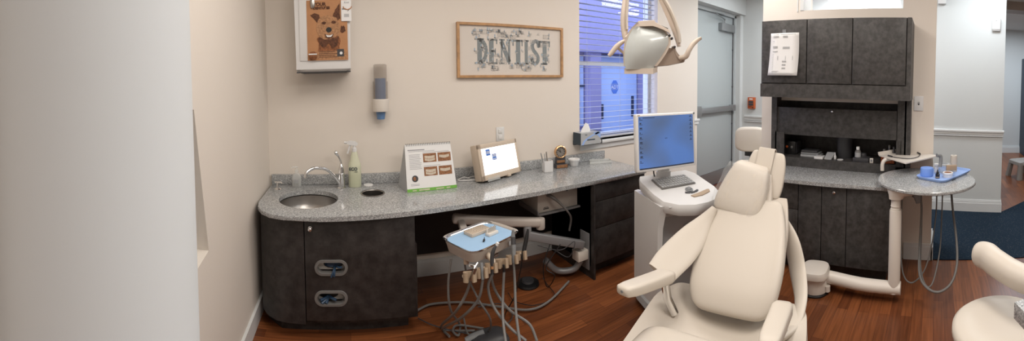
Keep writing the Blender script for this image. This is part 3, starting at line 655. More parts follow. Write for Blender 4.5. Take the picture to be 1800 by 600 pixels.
# T
x = lx[6]-.03; R4(b, x+.034, x+.034+sw, ly, ly+lh); R4(b, x, x+.112, ly+lh-.018, ly+lh); R4(b, x, x+.012, ly+lh-.055, ly+lh); R4(b, x+.10, x+.112, ly+lh-.055, ly+lh); serif(b, x+.05, .07, ly)
b.build('lettering', 'ink', FP, smooth=0)
b = MB(fr); rd = random.Random(3)
def doodle(b, x, y, s_, kind):
    z0, z1 = .0119, .0126
    def bx(a0, a1, c0, c1, m_): b.m = m_; b.box(x+a0*s_, x+a1*s_, y+c0*s_, y+c1*s_, z0, z1)
    if kind == 0:      # little person
        b.m = 0; b.prism([(x+s_*(.5+.16*math.cos(t)), y+s_*(.85+.16*math.sin(t))) for t in [2*PI*k/8 for k in range(8)]], z0, z1)
        bx(.32, .68, .38, .7, 1); bx(.34, .46, 0, .38, 0); bx(.54, .66, 0, .38, 0); bx(.1, .32, .55, .62, 2); bx(.68, .95, .6, .66, 2)
    elif kind == 1:    # sign or cabinet outline
        bx(0, 1.3, 0, .08, 0); bx(0, 1.3, .7, .78, 0); bx(0, .08, 0, .78, 0); bx(1.22, 1.3, 0, .78, 0); bx(.2, 1.1, .25, .33, 2); bx(.2, 1.0, .48, .55, 2)
    elif kind == 2:    # chair
        bx(.1, .3, .3, .95, 1); bx(.1, .9, .3, .45, 0); bx(.45, .6, 0, .3, 2); bx(.25, .8, 0, .07, 0)
    else:
        bx(0, .9, .1, .25, 2); bx(.2, .5, .25, .6, 1 if rd.random() < .5 else 0); bx(.6, .7, .25, .8, 0)
for i in range(135):
    x = fw*rd.uniform(.12, .86); y = fh*rd.uniform(.10, .86)
    if fh*.24 < y < fh*.74 and rd.random() < .45: y = fh*(rd.choice([rd.uniform(.09, .2), rd.uniform(.74, .86)]))
    if y < fh*.2 and rd.random() < .4: continue
    doodle(b, x, min(y, fh-.075), rd.uniform(.028, .052), rd.randrange(4))
b.build('doodles', ['doodle', 'doodleb', 'doodlel'], FP, smooth=0)
b = MB(fr); b.box(t_, fw-t_, t_, fh-t_, .018, .020); b.build('glass', 'pglass', FP)
# wall outlet + plug
c = P(879, 236, y=WY)
WO = thing('wall_outlet', 'white wall outlet above the backsplash behind the light box', 'outlet', (c.x, WY, c.z-.06))
b = MB(stand(c.x, WY, c.z)); b.box(-.038, .038, -.062, .062, 0, .006, .002); b.box(-.018, .018, -.044, -.008, .006, .010, .003); b.box(-.018, .018, .008, .044, .006, .010, .003); b.build('cover_plate', 'white', WO)
# easel calendar
cA, cB = P(716, 339, z=ZT), P(803, 330, z=ZT)
dv = cB-cA; crz = math.atan2(dv.y, dv.x); cw = dv.length
EC = thing('flip_chart', 'white desk flip chart with four tooth photos standing on the worktop', 'flip chart', ((cA.x+cB.x)/2, (cA.y+cB.y)/2+.08, ZT), crz)
Lm = Matrix.Translation(cA) @ Matrix.Rotation(crz, 4, 'Z'); chh = .345; lean = math.asin(.085/chh)
FRm = Lm @ Matrix.Rotation(-lean, 4, 'X') @ UP
tw = .02
b = MB(FRm); b.prism([(0, 0), (cw, 0), (cw-tw, chh), (tw*.2, chh)], -.002, .004); b.build('front_page', 'paper', EC)
b = MB(Lm); b.add([(-.03, .18, 0), (cw, .18, 0), (cw-tw, .085, chh*.97), (tw*.2, .085, chh*.97), (-.03, .184, 0), (cw, .184, 0), (cw-tw, .09, chh*.97), (tw*.2, .09, chh*.97)], [(0, 1, 2, 3), (4, 5, 6, 7), (0, 1, 5, 4), (1, 2, 6, 5), (2, 3, 7, 6), (3, 0, 4, 7)]); b.box(.002, cw-.002, .005, .18, 0, .003)
b.add([(0.001, .004, 0), (-.03, .18, 0), (tw*.2, .088, chh*.97), (0.004, .004, 0), (-.026, .18, 0), (tw*.2+.003, .088, chh*.97)], [(0, 1, 2), (3, 4, 5), (0, 1, 4, 3), (1, 2, 5, 4), (2, 0, 3, 5)])
b.build('easel_back', 'lgrey', EC)
b = MB(FRm)
for i in range(26):
    x = tw*.4+.008+(cw-tw-.02)*i/25; b.tube([(x, chh-.012, .005), (x, chh+.001, .008), (x, chh+.006, .0), (x, chh-.002, -.008)], .0016, 5)
b.build('wire_binding', 'dgrey', EC)
b = MB(FRm); b.box(0, cw, 0, .022, .004, .0048); b.build('green_strip', 'green', EC)
b = MB(FRm)
for x, w_, h_ in ((.09, .04, .008), (.12, .05, .01), (.22, .06, .007), (.04, .03, .006), (.30, .03, .008)):
    if x+w_ < cw: b.box(x, x+w_, .006, .006+h_, .0048, .0054, .0003)
b.build('toothbrush_print', 'teeth', EC, smooth=0)
for i, (u, v) in enumerate(((.36, .60), (.66, .60), (.36, .31), (.66, .31))):
    b = MB(FRm); x0, y0 = cw*u, chh*v; pw_, ph_ = cw*.27, chh*.19
    b.m = 0; b.box(x0, x0+pw_, y0, y0+ph_, .004, .0048)
    b.m = 1
    for k in range(7):
        xx = x0+pw_*(.12+.11*k); cc = ph_*.10*math.sin(PI*k/6)
        b.box(xx, xx+pw_*.095, y0+ph_*.46-cc, y0+ph_*.74-cc*.5, .0048, .0053); b.box(xx, xx+pw_*.095, y0+ph_*.18-cc, y0+ph_*.42-cc, .0048, .0053) if i % 2 == 0 else None
    b.build('tooth_photo', ['red', 'teeth'], EC, smooth=0)
b = MB(FRm); b.m = 0; b.prism([(cw*.17+.024*math.cos(t), chh*.27+.024*math.sin(t)) for t in [2*PI*k/20 for k in range(20)]], .004, .0048); b.m = 1; b.prism([(cw*.16+.012*math.cos(t), chh*.27+.014*math.sin(t)) for t in [2*PI*k/12 for k in range(12)]], .0048, .0053)
b.build('portrait_photo', ['dgrey', 'red'], EC, smooth=0)
b = MB(FRm); b.box(cw*.06, cw*.40, chh*.865, chh*.885, .004, .0046); b.box(cw*.08, cw*.6, chh*.84, chh*.848, .004, .0046)
for i in range(11): b.box(cw*.08, cw*(.28+.05*rd.random()), chh*(.77-.03*i), chh*(.778-.03*i), .004, .0046)
b.box(cw*.36, cw*.9, chh*.81, chh*.818, .004, .0046); b.box(cw*.36, cw*.7, chh*.52, chh*.528, .004, .0046); b.box(cw*.08, cw*.25, chh*.15, chh*.158, .004, .0046); b.box(cw*.08, cw*.25, chh*.125, chh*.133, .004, .0046)
b.build('printed_text', 'text', EC, smooth=0)
# x-ray light box
cA, cB = P(848, 322, z=ZT+.012), P(916, 303, z=ZT+.012)
dv = cB-cA; lrz = math.atan2(dv.y, dv.x); lw = dv.length
LB = thing('light_box', 'glowing white viewing light box in a beige case tilted on the worktop', 'light box', (cA.x, cA.y, ZT), lrz)
lh_ = .285; Lm = Matrix.Translation((cA.x, cA.y, ZT+.021)) @ Matrix.Rotation(lrz, 4, 'Z') @ Matrix.Rotation(-.22, 4, 'X') @ UP
b = MB(Lm); b.box(0, lw, 0, lh_, -.085, -.004, .008); b.box(0, lw, 0, .042, -.01, .006, .003); b.box(0, lw, lh_-.036, lh_, -.01, .006, .003); b.box(0, .034, 0, lh_, -.01, .006, .003); b.box(lw-.024, lw, 0, lh_, -.01, .006, .003); b.build('case', 'beige', LB)
b = MB(Lm); b.box(.032, lw-.022, .040, lh_-.034, -.004, .001); b.build('glowing_screen', 'lightbox', LB)
b = MB(Lm); b.box(lw*.12, lw*.42, -.012, .02, .002, .008, .002); b.build('film_clip', 'clear', LB)
b = MB(Lm); b.box(lw*.62, lw*.70, -.012, .012, -.03, .012, .003); b.build('foot', 'beige', LB)
b = MB(Lm); b.tube([(lw-.03, .008, .004), (lw-.03, .008, .01)], .006, 8); b.build('switch_knob', 'beige', LB)
for i, (u, v) in enumerate(((.18, .66), (.32, .51))):
    b = MB(Lm); b.m = 0; b.box(lw*u, lw*u+.046, lh_*v, lh_*v+.050, .001, .003); b.m = 1
    for k in range(4):
        for l in range(4):
            if (k*3+l*5+i) % 3: b.box(lw*u+.004+k*.010, lw*u+.011+k*.010, lh_*v+.005+l*.011, lh_*v+.013+l*.011, .003, .0036)
    tag(b.build('xray_film', ['blue2', 'paper'], smooth=0), 'small blue film square stuck on the glowing light box, '+('upper left one' if i == 0 else 'lower right one'), 'film', 'film squares on the light box')
q = [P(805, 317, z=ZT+.006), P(815, 312, z=ZT+.006), P(812, 318, z=ZT+.006), P(828, 316, z=ZT+.006), P(840, 316, z=ZT+.01)]
b = MB(); b.tube(sm([(q[4].x+.02, q[4].y+.03, ZT+.03), q[4], q[3]+Vector((0, -.02, 0)), q[2], q[0], q[1], q[3]+Vector((0, .05, 0)), Vector((q[4].x-.02, 2.93, ZT+.006)), Vector((1.27, 2.955, ZT+.02)), Vector((1.29, 2.965, ZT+.14)), Vector((c.x, 2.955, 1.10)) if False else Vector((P(879, 248, y=2.97).x, 2.965, P(879, 248, y=2.97).z))], 8), .0048, 8)
tag(b.build('power_cord', 'plastic'), 'white power cord coiled between flip chart and light box, running to the outlet', 'cord')
# pen box with instruments
c = P(959, 300, z=ZT); c = Vector((c.x+.0, 2.83, ZT))
PB = thing('pen_box', 'square white open box holding sticks beside the light box', 'box', c, -.25)
prz = -.25; Bm = Matrix.Translation(c) @ Matrix.Rotation(prz, 4, 'Z')
b = MB(Bm); s_ = .04; h_ = .10
b.box(-s_, s_, -s_, s_, 0, .004); b.box(-s_, s_, -s_, -s_+.003, 0, h_); b.box(-s_, s_, s_-.003, s_, 0, h_); b.box(-s_, -s_+.003, -s_, s_, 0, h_); b.box(s_-.003, s_, -s_, s_, 0, h_); b.build('box_shell', 'lgrey' if False else 'plastic', PB)
for nm, m_, x0, y0, x1, y1, l_, r_, lab in (('pen', 'grey', -.02, 0, -.055, .01, .165, .0045, 'grey pen leaning left out of the square white box'), ('pen', 'lgrey', -.008, .01, -.022, .015, .155, .005, 'pale pen beside the grey one in the square white box'), ('brush', 'steel', .004, -.01, -.01, 0, .175, .0055, 'tallest metal brush standing in the square white box'), ('wooden_stick', 'tan', .02, -.01, -.005, .01, .145, .005, 'tan wooden stick leaning in the square white box')):
    b = MB(Bm); b.tube([(x0, y0, .006), (x1, y1, l_*.93), (x1*1.04, y1*1.04, l_)], [r_, r_, r_*.5], 8); tag(b.build(nm, m_), lab, 'pen' if nm == 'pen' else nm.replace('_', ' '))
# clock trophy
c = Vector((1.865, 2.90, ZT)); c = Vector((P(985, 292, y=2.89).x, 2.89, ZT))
CK = thing('desk_clock', 'round gold rimmed desk clock on a stepped bronze base', 'clock', c)
ckz = -.15; Bm = Matrix.Translation(c) @ Matrix.Rotation(ckz, 4, 'Z')
b = MB(Bm); b.prism([(-.058, -.035), (.062, -.035), (.05, .03), (-.05, .03)], 0, .035, .003); b.box(-.045, .05, -.006, .022, .03, .10, .003); b.build('base', 'dgrey', CK)
b = MB(Bm); b.box(-.05, .055, -.0385, -.034, .004, .032, .001); b.box(-.038, .042, -.012, -.005, .045, .068, .001); b.build('plaque', 'bronze', CK)
Cm = Bm @ Matrix.Translation((0, .0, .145)) @ UP
b = MB(Cm); b.lathe([(.058, -.012), (.060, .0), (.058, .012), (.052, .016), (.047, .014), (.047, .006), (.001, .006), (.001, -.012)], 36); b.build('rim', 'gold', CK)
b = MB(Cm); b.lathe([(.047, .0065), (.001, .0070)], 30); b.m = 1
for k in range(12):
    a = k*PI/6; b.M = Cm @ Matrix.Rotation(a, 4, 'Z'); b.box(-.003, .003, .034, .044, .007, .008)
b.build('dial', ['dial', 'black'], CK)
b = MB(Cm @ Matrix.Rotation(.25, 4, 'Z')); b.box(-.0022, .0022, -.006, .026, .008, .009); b.M = Cm @ Matrix.Rotation(.9, 4, 'Z'); b.box(-.0018, .0018, -.006, .036, .009, .010); b.build('hand', 'black', CK)
# ramekin and clear tray
c = Vector((P(1009, 290, y=2.88).x, 2.88, ZT))
b = MB(); b.lathe([(.034, 0), (.038, .004), (.046, .05), (.054, .052), (.056, .058), (.054, .066), (.044, .068), (.028, .066), (.026, .06), (.001, .06)], 32, c); rm = b.build('white_jar', 'plastic'); tag(rm, 'small white round jar with open rim right of the desk clock', 'jar')
c = Vector((P(1052, 282, y=2.86).x, 2.85, ZT))
b = MB(Tr(*c, -.35)); b.prism([(-.11, -.055), (.11, -.055), (.12, .05), (-.08, .06)], 0, .004, .001)
for (x0, y0), (x1, y1) in (((-.11, -.055), (.11, -.055)), ((.11, -.055), (.12, .05)), ((.12, .05), (-.08, .06)), ((-.08, .06), (-.11, -.055))):
    b.tube([(x0, y0, .004), (x1, y1, .004)], .003, 6, r2=.018)
tag(b.build('clear_tray', 'clear'), 'shallow clear plastic tray lying near the right end of the long worktop', 'tray')
# tissue box on a wire holder under the window
c = P(1021, 247, y=2.90)
TB = thing('tissue_box', 'blue and navy tissue box on the wall at the lower left window corner', 'tissue box', (c.x+.09, 2.93, c.z+.01))
xl = P(1021, 240, y=2.86).x; zb_ = P(1030, 255, y=2.86).z; xr = xl+.24; zt_ = zb_+.115
b = MB(); b.m = 0; b.box(xl, xr, 2.86, 2.985, zb_, zt_, .002); b.m = 1; b.box(xl-.0012, xl, 2.861, 2.984, zb_+.001, zt_-.001)
b.m = 2; Bm = stand(xl, 2.86, zb_); b.M = Bm
arc = [(.01+.2*t, .0+.115*math.sqrt(t)) for t in [k/12 for k in range(13)]]
for (x0, y0), (x1, y1) in zip(arc, arc[1:]): b.prism([(x0, y0), (x0+.022, y0*.9), (x1+.022, y1*.9), (x1, y1)], 0, .0008)
b.prism([(.14, .115), (.239, .115), (.239, .05), (.2, .08)], 0, .0008)
b.m = 1; b.box(.075, .17, .04, .05, .0, .0012); b.box(.05, .075, .092, .098, 0, .001)
b.build('carton', ['lgrey', 'navy', 'blue'], TB, smooth=0)
b = MB(Tr((xl+xr)/2-.02, 2.92, zt_)); b.loft([[(x, y*.6, z) for x, y in pts_] for pts_, z in ((se(.06, .02, 14, 1), 0), (se(.05, .022, 14, 1, .005), .03), (se(.026, .01, 14, 1, .012, .005), .07), (se(.006, .004, 14, 1, .002), .088))]); b.build('tissue', 'paper', TB)
b = MB(); b.box(xl+.004, xr+.03, 2.975, WY-.003, zb_-.012, zb_+.03); b.box(xl+.02, xr+.03, 2.87, 2.99, zb_-.006, zb_-.001); b.tube([(xr+.03, 2.88, zb_), (xr+.03, 2.88, zb_+.04), (xr+.03, 2.99, zb_+.04)], .006, 6); b.build('wall_holder', 'dgrey', TB)

# ================================================================== UNDER THE WORKTOP
# metal equipment box hung under the worktop
EB = thing('equipment_box', 'beige metal equipment box hung under the worktop beside the drawer cabinet', 'equipment box', (1.6, 2.6, .55))
ex0, ex1, ey0, ey1, ez0, ez1 = 1.40, 1.775, 2.50, 2.80, .575, .765
b = MB(); b.box(ex0, ex1, ey0, ey1, ez0, ez1, .004); b.build('case', 'box', EB)
b = MB(); b.box(ex0-.01, ex1+.015, ey0-.02, ey1, ez0-.016, ez0-.002); b.box(ex0-.012, ex0-.004, ey0-.02, ey1, ez0-.016, ez0+.02); b.build('shelf_bracket', 'armg', EB)
b = MB(stand(ex0, ey0, ez0)); b.lathe([(.011, 0), (.011, .003), (.001, .003)], 16, (.27, .145, 0)); b.build('port', 'black', EB)
b = MB(stand(ex0, ey0, ez0)); b.box(.10, .26, .172, .178, 0, .001); b.box(.05, .10, .022, .03, 0, .001); b.box(.055, .095, .034, .038, 0, .001); b.build('printed_label', 'black', EB)
q = Vector((ex0+.09, ey0-.01, ez0+.13))
b = MB(); b.tube(sm([q+Vector((0, .012, 0)), q+Vector((0, -.04, .004)), q+Vector((.06, -.07, -.05)), q+Vector((.14, -.07, -.14)), q+Vector((.20, -.02, -.22)), q+Vector((.21, .02, -.33))], 8), smf([.013, .014, .010, .008, .009, .009], 8), 10); b.build('hose_connector', 'hose', EB)
# instrument delivery unit on its folding arm
TCn = Vector((.775, 2.075, 0)); trz = math.radians(24)
DL = thing('delivery_unit', 'beige dental delivery unit under the worktop on a folding arm with six instrument holders', 'dental unit', (TCn.x, TCn.y, .60), trz)
Dm = Matrix.Translation(TCn) @ Matrix.Rotation(trz, 4, 'Z')
TZ = .672
b = MB(Dm); b.loft([[(x, y, z) for x, y in se(w_*1.05, d_, 28, .3)] for w_, d_, z in ((.15, .10, TZ-.068), (.172, .120, TZ-.062), (.182, .128, TZ-.02), (.186, .132, TZ-.008), (.186, .132, TZ-.003))]); b.build('body', 'armw', DL)
b = MB(Dm); b.box(.10, .13, -.134, -.128, TZ-.05, TZ-.025, .001); b.build('badge', 'lgrey', DL)
b = MB(Dm); b.lathe([(.016, -.10), (.016, -.06), (.02, -.055), (.02, -.03)], 14, (-.15, -.03, TZ)); b.build('coupling', 'beige', DL)
b = MB(Dm); b.tube([(-.04, -.02, TZ-.085), (-.03, -.10, TZ-.088), (.03, -.10, TZ-.088), (.04, -.02, TZ-.085)], .01, 8); b.build('handle', 'chrome', DL)
hp = [P(x, y, d=d_) for x, y, d_ in ((826, 488, 1.88), (847, 481, 1.93), (864, 472, 1.98), (883, 464, 2.03), (901, 457, 2.09), (916, 450, 2.14))]
b = MB(); mid = (hp[2]+hp[3])/2
b.tube([hp[0]+Vector((-.03, .02, .0)), hp[5]+Vector((.02, .03, 0))], .009, 10)
b.tube(sm([mid+Vector((.0, .03, .0)), mid+Vector((-.02, .07, .03)), Dm @ Vector((0, -.02, TZ-.07))], 5), .015, 10)
b.build('holder_bar', 'beige', DL)
for p_ in hp:
    b = MB(Matrix.Translation(p_) @ Matrix.Rotation(-.25, 4, 'Z') @ Matrix.Rotation(-.35, 4, 'X') @ Matrix.Scale(1.35, 4))
    o1 = [(.026*math.cos(a), .026*math.sin(a)) for a in [-PI/2+.45+(2*PI-.9)*k/20 for k in range(21)]]; i1 = [(x*.55, y*.55) for x, y in reversed(o1)]
    n_ = len(o1)
    b.prism(o1+i1, -.016, .018); b.loft([[(x-.005, .035+y, z) for x, y in se(.018, .016, 12, .7)] for z in (-.014, .016)])
    b.build('holder', 'tan', DL)
# arms
def beam(b, p, q, w_, h_, r=.012):
    d = (q-p); L_ = d.length; rz = math.atan2(d.y, d.x); pit = -math.asin(d.z/L_)
    b.M = Matrix.Translation(p) @ Matrix.Rotation(rz, 4, 'Z') @ Matrix.Rotation(pit, 4, 'Y'); b.box(0, L_, -w_/2, w_/2, -h_/2, h_/2, r, 3); b.M = Matrix.Identity(4)
a0 = P(795, 384, d=2.62); a1 = P(950, 391, d=2.78); a2 = P(925, 413, d=2.72); a3 = P(1024, 430, d=2.98)
b = MB(); beam(b, a0, a1, .07, .065, .02); b.build('upper_arm', 'armw', DL)
b = MB(); b.lathe([(.03, -.04), (.034, -.03), (.034, .03), (.03, .04)], 20, a1-Vector((0, 0, .01))); b.build('elbow', 'armw', DL)
b = MB(); beam(b, a0+Vector((.06, 0, -.02)), Dm @ Vector((-.02, .10, TZ-.05)), .05, .04, .01); b.build('arm_link', 'armw', DL)
b = MB(); beam(b, a2, a3, .06, .06, .006); b.build('lower_arm', 'armg', DL)
b = MB(); b.lathe([(.028, -.03), (.03, -.02), (.03, .05), (.026, .06)], 18, a2+Vector((.01, 0, .0))); b.build('knuckle', 'armg', DL)
a4 = Vector((1.79, 2.42, .33)); a5 = P(1020, 432, d=3.0)
b = MB(); b.box(a5.x-.05, DXa-.012, a5.y-.045, a5.y+.045, a5.z-.11, a5.z-.03, .004); b.build('mount_block', 'whitew', DL)
b = MB(); b.box(DXa-.012, DXa-.001, a5.y-.05, a5.y+.07, a5.z-.20, a5.z+.10, .003); b.build('wall_plate', 'armg', DL)
b = MB(); b.tube(sm([(DXa-.05, a5.y, a5.z-.12), (DXa-.10, a5.y+.04, a5.z-.20), (DXa-.22, a5.y+.1, a5.z-.20), (DXa-.32, a5.y+.12, a5.z-.10)], 8), .026, 10); b.build('hose_sleeve', 'armg', DL)
# instrument tray and what lies on it
TR = thing('instrument_tray', 'steel tray with blue paper liner on top of the dental delivery unit', 'tray', (TCn.x, TCn.y, TZ-.003), trz)
b = MB(Dm); b.loft([[(x, y, z) for x, y in se(w_*1.05, d_*1.04, 32, .32)] for w_, d_, z in ((.180, .128, TZ-.002), (.192, .138, TZ+.012), (.196, .142, TZ+.013), (.196, .142, TZ+.010), (.185, .132, TZ-.003))], cap=False); b.prism(se(.190, .134, 32, .32), TZ-.003, TZ); b.build('tray_pan', 'chrome', TR)
b = MB(Dm); b.prism(se(.185, .129, 32, .32), TZ+.0005, TZ+.0025); b.build('paper_liner', 'bluel', TR)
BB = thing('bur_block', 'beige perforated block of drill bits on the blue lined tray', 'instrument block', Dm @ Vector((.01, .055, TZ+.003)), trz-.05)
b = MB(Dm @ Tr(.02, .055, TZ+.0028, -.05)); b.box(-.075, .075, -.04, .04, 0, .022, .003); b.build('block', 'beige', BB)
b = MB(Dm @ Tr(.02, .055, TZ+.0028, -.05))
for i in range(12):
    for j in range(5): b.lathe([(.0036, .0215), (.0036, .0228), (.0006, .0228)], 6, (-.066+i*.012, -.03+j*.015, 0))
b.build('holes', 'dgrey', BB)
CB = thing('bur_stand', 'small white stand of dark drill bits in front of the perforated block', 'instrument stand', Dm @ Vector((.06, -.03, TZ+.003)), trz)
b = MB(Dm @ Tr(.062, -.030, TZ+.0028, 0)); b.box(-.04, .04, -.018, .018, 0, .018, .003); b.box(-.038, .038, .006, .010, .018, .042); b.build('stand_base', 'whitew', CB)
for i in range(7):
    b = MB(Dm @ Tr(.062, -.030, TZ+.0208, 0)); b.tube([(-.03+i*.01, -.002, 0), (-.03+i*.01, -.002, .02+.004*(i % 3)), (-.03+i*.01, -.002, .026+.004*(i % 3))], [.001, .001, .002], 6); b.build('bit', 'dgrey', CB)
b = MB(Dm @ Tr(-.035, -.06, TZ+.003, .6)); b.tube([(-.02, 0, .006), (0, 0, .006), (.006, .0, .006), (.03, .004, .008)], [.005, .007, .003, .002], 8); tag(b.build('prophy_cup', 'black'), 'tiny black tool lying on the blue tray liner', 'tool')
# handpieces with hoses
def pxs(l): return [P(x, y, d=d_) if d_ else P(x, y, z=.02) for x, y, d_ in l]
HG = [
 ('air_water_syringe', 'steel tipped syringe in the leftmost instrument holder of the dental unit', [(836, 470, 1.86), (828, 492, 1.88)], 'steel', .012, [(828, 492, 1.88), (818, 520, 1.9), (800, 550, 1.95), (775, 575, 0), (790, 592, 0)]),
 ('handpiece', 'dark slim handpiece in the second holder from the left of the dental unit', [(846, 462, 1.95), (849, 492, 1.92)], 'grey', .010, [(849, 492, 1.92), (840, 528, 1.92), (810, 560, 1.98), (778, 580, 0), (835, 582, 0)]),
 ('suction_handpiece', 'black and grey angled suction tip in the third instrument holder', [(873, 430, 2.0), (867, 442, 1.99), (865, 455, 1.985), (866, 482, 1.97)], 'dgrey', .011, [(866, 482, 1.97), (858, 505, 1.97), (868, 540, 1.95), (895, 575, 1.9), (925, 600, 1.85)]),
 ('hose_clip', 'thin hose running down from the fourth instrument holder', [(885, 466, 2.0), (886, 478, 2.0)], 'black', .008, [(886, 478, 2.0), (884, 520, 1.97), (884, 560, 1.9), (890, 610, 1.8)]),
 ('turbine_handpiece', 'tall grey handpiece standing in the fifth instrument holder', [(902, 404, 2.13), (902, 416, 2.13), (903, 436, 2.11), (903, 462, 2.09)], 'grey', .013, [(903, 462, 2.09), (905, 500, 2.05), (907, 550, 1.95), (915, 612, 1.8)]),
 ('slow_handpiece', 'dark handpiece in the rightmost instrument holder', [(928, 403, 2.2), (926, 416, 2.19), (922, 436, 2.17), (918, 456, 2.14)], 'black', .012, [(918, 456, 2.14), (914, 480, 2.15), (905, 520, 2.25), (890, 548, 2.35), (886, 560, 0)]),
]
for nm, lab, hpth, m_, r_, hs in HG:
    p0 = P(*hpth[-1][:2], d=hpth[-1][2])
    T_ = thing(nm, lab, 'dental instrument', p0, 0, 'instruments in the delivery unit holders')
    pp = [P(x, y, d=d_) for x, y, d_ in hpth]; n_ = len(pp)
    rad = [r_*.5, r_*.95, r_, r_*.8][-n_:] if n_ > 2 else [r_*.8, r_]
    b = MB(); b.tube(sm(pp, 5), smf(rad, 5), 10); b.build('handle', m_, T_)
    if nm == 'air_water_syringe':
        b = MB(); b.tube([pp[0]+Vector((-.035, -.01, .02)), pp[0]+Vector((-.01, 0, .008)), pp[0]], .006, 8); b.tube([pp[0]+Vector((-.012, -.012, .0)), pp[0]+Vector((.012, .0, .02))], .005, 8); b.build('nozzle', 'chrome', T_)
    if nm == 'suction_handpiece':
        b = MB(); b.tube([P(875, 427, d=2.0), P(873, 432, d=2.0)], .009, 8); b.build('tip', 'paper', T_)
        b = MB(); b.tube([P(865, 468, d=1.98), P(866, 473, d=1.976)], .0125, 10); b.build('orange_band', 'orange', T_)
    if nm == 'turbine_handpiece':
        b = MB(); b.tube([P(902, 417, d=2.13), P(902.5, 430, d=2.115)], .0142, 10); b.build('collar', 'dgrey', T_)
    b = MB(); b.tube(sm(pxs(hs), 8), .0075 if nm != 'slow_handpiece' else .004, 8); b.build('hose', 'hose' if nm != 'slow_handpiece' else 'black', T_)
# floor hoses and cables
for lab, l_, r_, m_ in (
 ('grey hose looping from the left rear corner of the delivery unit to the floor', [(793, 455, 2.1), (788, 500, 2.1), (792, 545, 2.1), (808, 570, 0), (806, 590, 0), (796, 582, 0), (806, 572, 0), (850, 578, 0)], .007, 'hose'),
 ('grey hose crossing diagonally behind the handpiece hoses', [(815, 440, 2.2), (820, 480, 2.2), (840, 525, 2.15), (862, 562, 2.1), (856, 585, 0), (825, 590, 0), (815, 560, 0)], .006, 'hose'),
 ('long grey hose curving over the wood floor towards the drawer cabinet', [(730, 548, 0), (760, 535, 0), (820, 532, 0), (880, 540, 0), (930, 545, 0), (965, 530, 0), (1000, 495, 0)], .008, 'hose'),
 ('grey hose looping down to the right of the handpieces', [(862, 478, 2.05), (870, 510, 2.05), (895, 545, 2.0), (930, 570, 1.95), (944, 600, 1.9)], .0075, 'hose'),
 ('thin black cable in a wide loop on the floor under the worktop', [(893, 515, 0), (905, 530, 0), (940, 537, 0), (975, 522, 0), (960, 498, 0), (955, 490, 2.7)], .003, 'black'),
 ('black cable from the wall plate tangled under the worktop', [(985, 430, 2.75), (960, 470, 2.7), (975, 485, 2.7), (962, 505, 0), (955, 470, 2.75), (970, 420, 2.8)], .004, 'black'),
 ('thin dark cable sagging behind the lower arm', [(945, 432, 2.75), (985, 440, 2.8), (1010, 425, 2.8), (1000, 452, 2.8), (975, 440, 2.85)], .003, 'dgrey'),
 ('dark cable lying on the floor below the sink side of the tray', [(735, 560, 0), (770, 575, 0), (850, 588, 0), (900, 560, 0), (880, 535, 0), (840, 540, 0)], .004, 'dgrey')):
    b = MB(); b.tube(sm(pxs(l_), 8), r_, 8); tag(b.build('floor_hose' if 'hose' in lab else 'cable', m_), lab, 'hose' if 'hose' in lab else 'cable', 'hoses on the floor under the worktop' if 'hose' in lab else 'cables under the worktop')
c = P(928, 501, z=0)
FPd = thing('foot_pedal', 'round black foot pedal on the floor under the worktop', 'foot pedal', c)
b = MB(); b.lathe([(.085, 0), (.09, .01), (.085, .022), (.07, .028), (.001, .030)], 28, c); b.build('disc', 'black', FPd)
b = MB(); b.lathe([(.05, .028), (.045, .042), (.001, .046)], 24, c); b.build('cap', 'dgrey', FPd)
c = P(858, 600, z=0)
JB = thing('floor_box', 'dark domed floor box where the grey hoses end below the delivery unit', 'floor box', c)
b = MB(Matrix.Translation(c)); b.loft([[(x, y, z) for x, y in se(w_, d_, 24, .6)] for w_, d_, z in ((.13, .09, 0), (.13, .09, .01), (.11, .075, .035), (.06, .04, .05))]); b.build('cover', 'dgrey', JB)
b = MB(Matrix.Translation(c)); b.tube([(-.14, .02, .02), (-.09, .02, .03), (-.02, .02, .045)], [.02, .026, .02], 10); b.build('hose_inlet', 'grey', JB)

# ================================================================== MONITOR CART
c = P(1187, 500, d=2.62); crz = -.30
KX, KY = c.x, c.y
MC = thing('scanner_cart', 'tall white rolling scanner cart with keyboard console beside the drawer cabinet', 'cart', (KX, KY, 0), crz)
Km = Matrix.Translation((KX, KY, 0)) @ Matrix.Rotation(crz, 4, 'Z')
def ringbox(w0, y0, y1, z, n=32, p=.35):
    return [(x, (y0+y1)/2+y, z) for x, y in se(w0, (y1-y0)/2, n, p)]
b = MB(Km); b.loft([ringbox(.20, -.10, .20, .10), ringbox(.195, -.10, .20, .50), ringbox(.20, -.10, .20, .80)]); b.build('column', 'lgrey', MC)
for sd in (-1, 1):
    b = MB(Km); b.loft([[(sd*x, y, z) for x, y in ((.19, .21), (.225, .20), (.225+e_, yf), (.20, yf-.012), (.185, yf+.02), (.185, .2))] for z, yf, e_ in ((.10, -.13, .0), (.30, -.13, .0), (.50, -.135, .003), (.65, -.145, .008), (.76, -.18, .016), (.81, -.20, .018))]); b.build('side_panel', 'plastic', MC)
b = MB(Km); b.loft([[(x, y, z) for x, y in ((-.2, -.10), (.2, -.10), (.2, yf), (0, yf-.01), (-.2, yf))] for z, yf in ((.70, -.105), (.74, -.14), (.78, -.20), (.81, -.24))]); b.build('apron', 'plastic', MC)
b = MB(Km); b.box(.0, .17, -.108, -.10, .30, .62, .003); b.build('drawer_front', 'lgrey', MC)
b = MB(Km); b.loft([[(x, y, z) for x, y in se(w_, d_, 28, .5)] for w_, d_, z in ((.24, .24, .05), (.25, .25, .06), (.24, .24, .10), (.21, .20, .12))]); b.build('base', 'lgrey', MC)
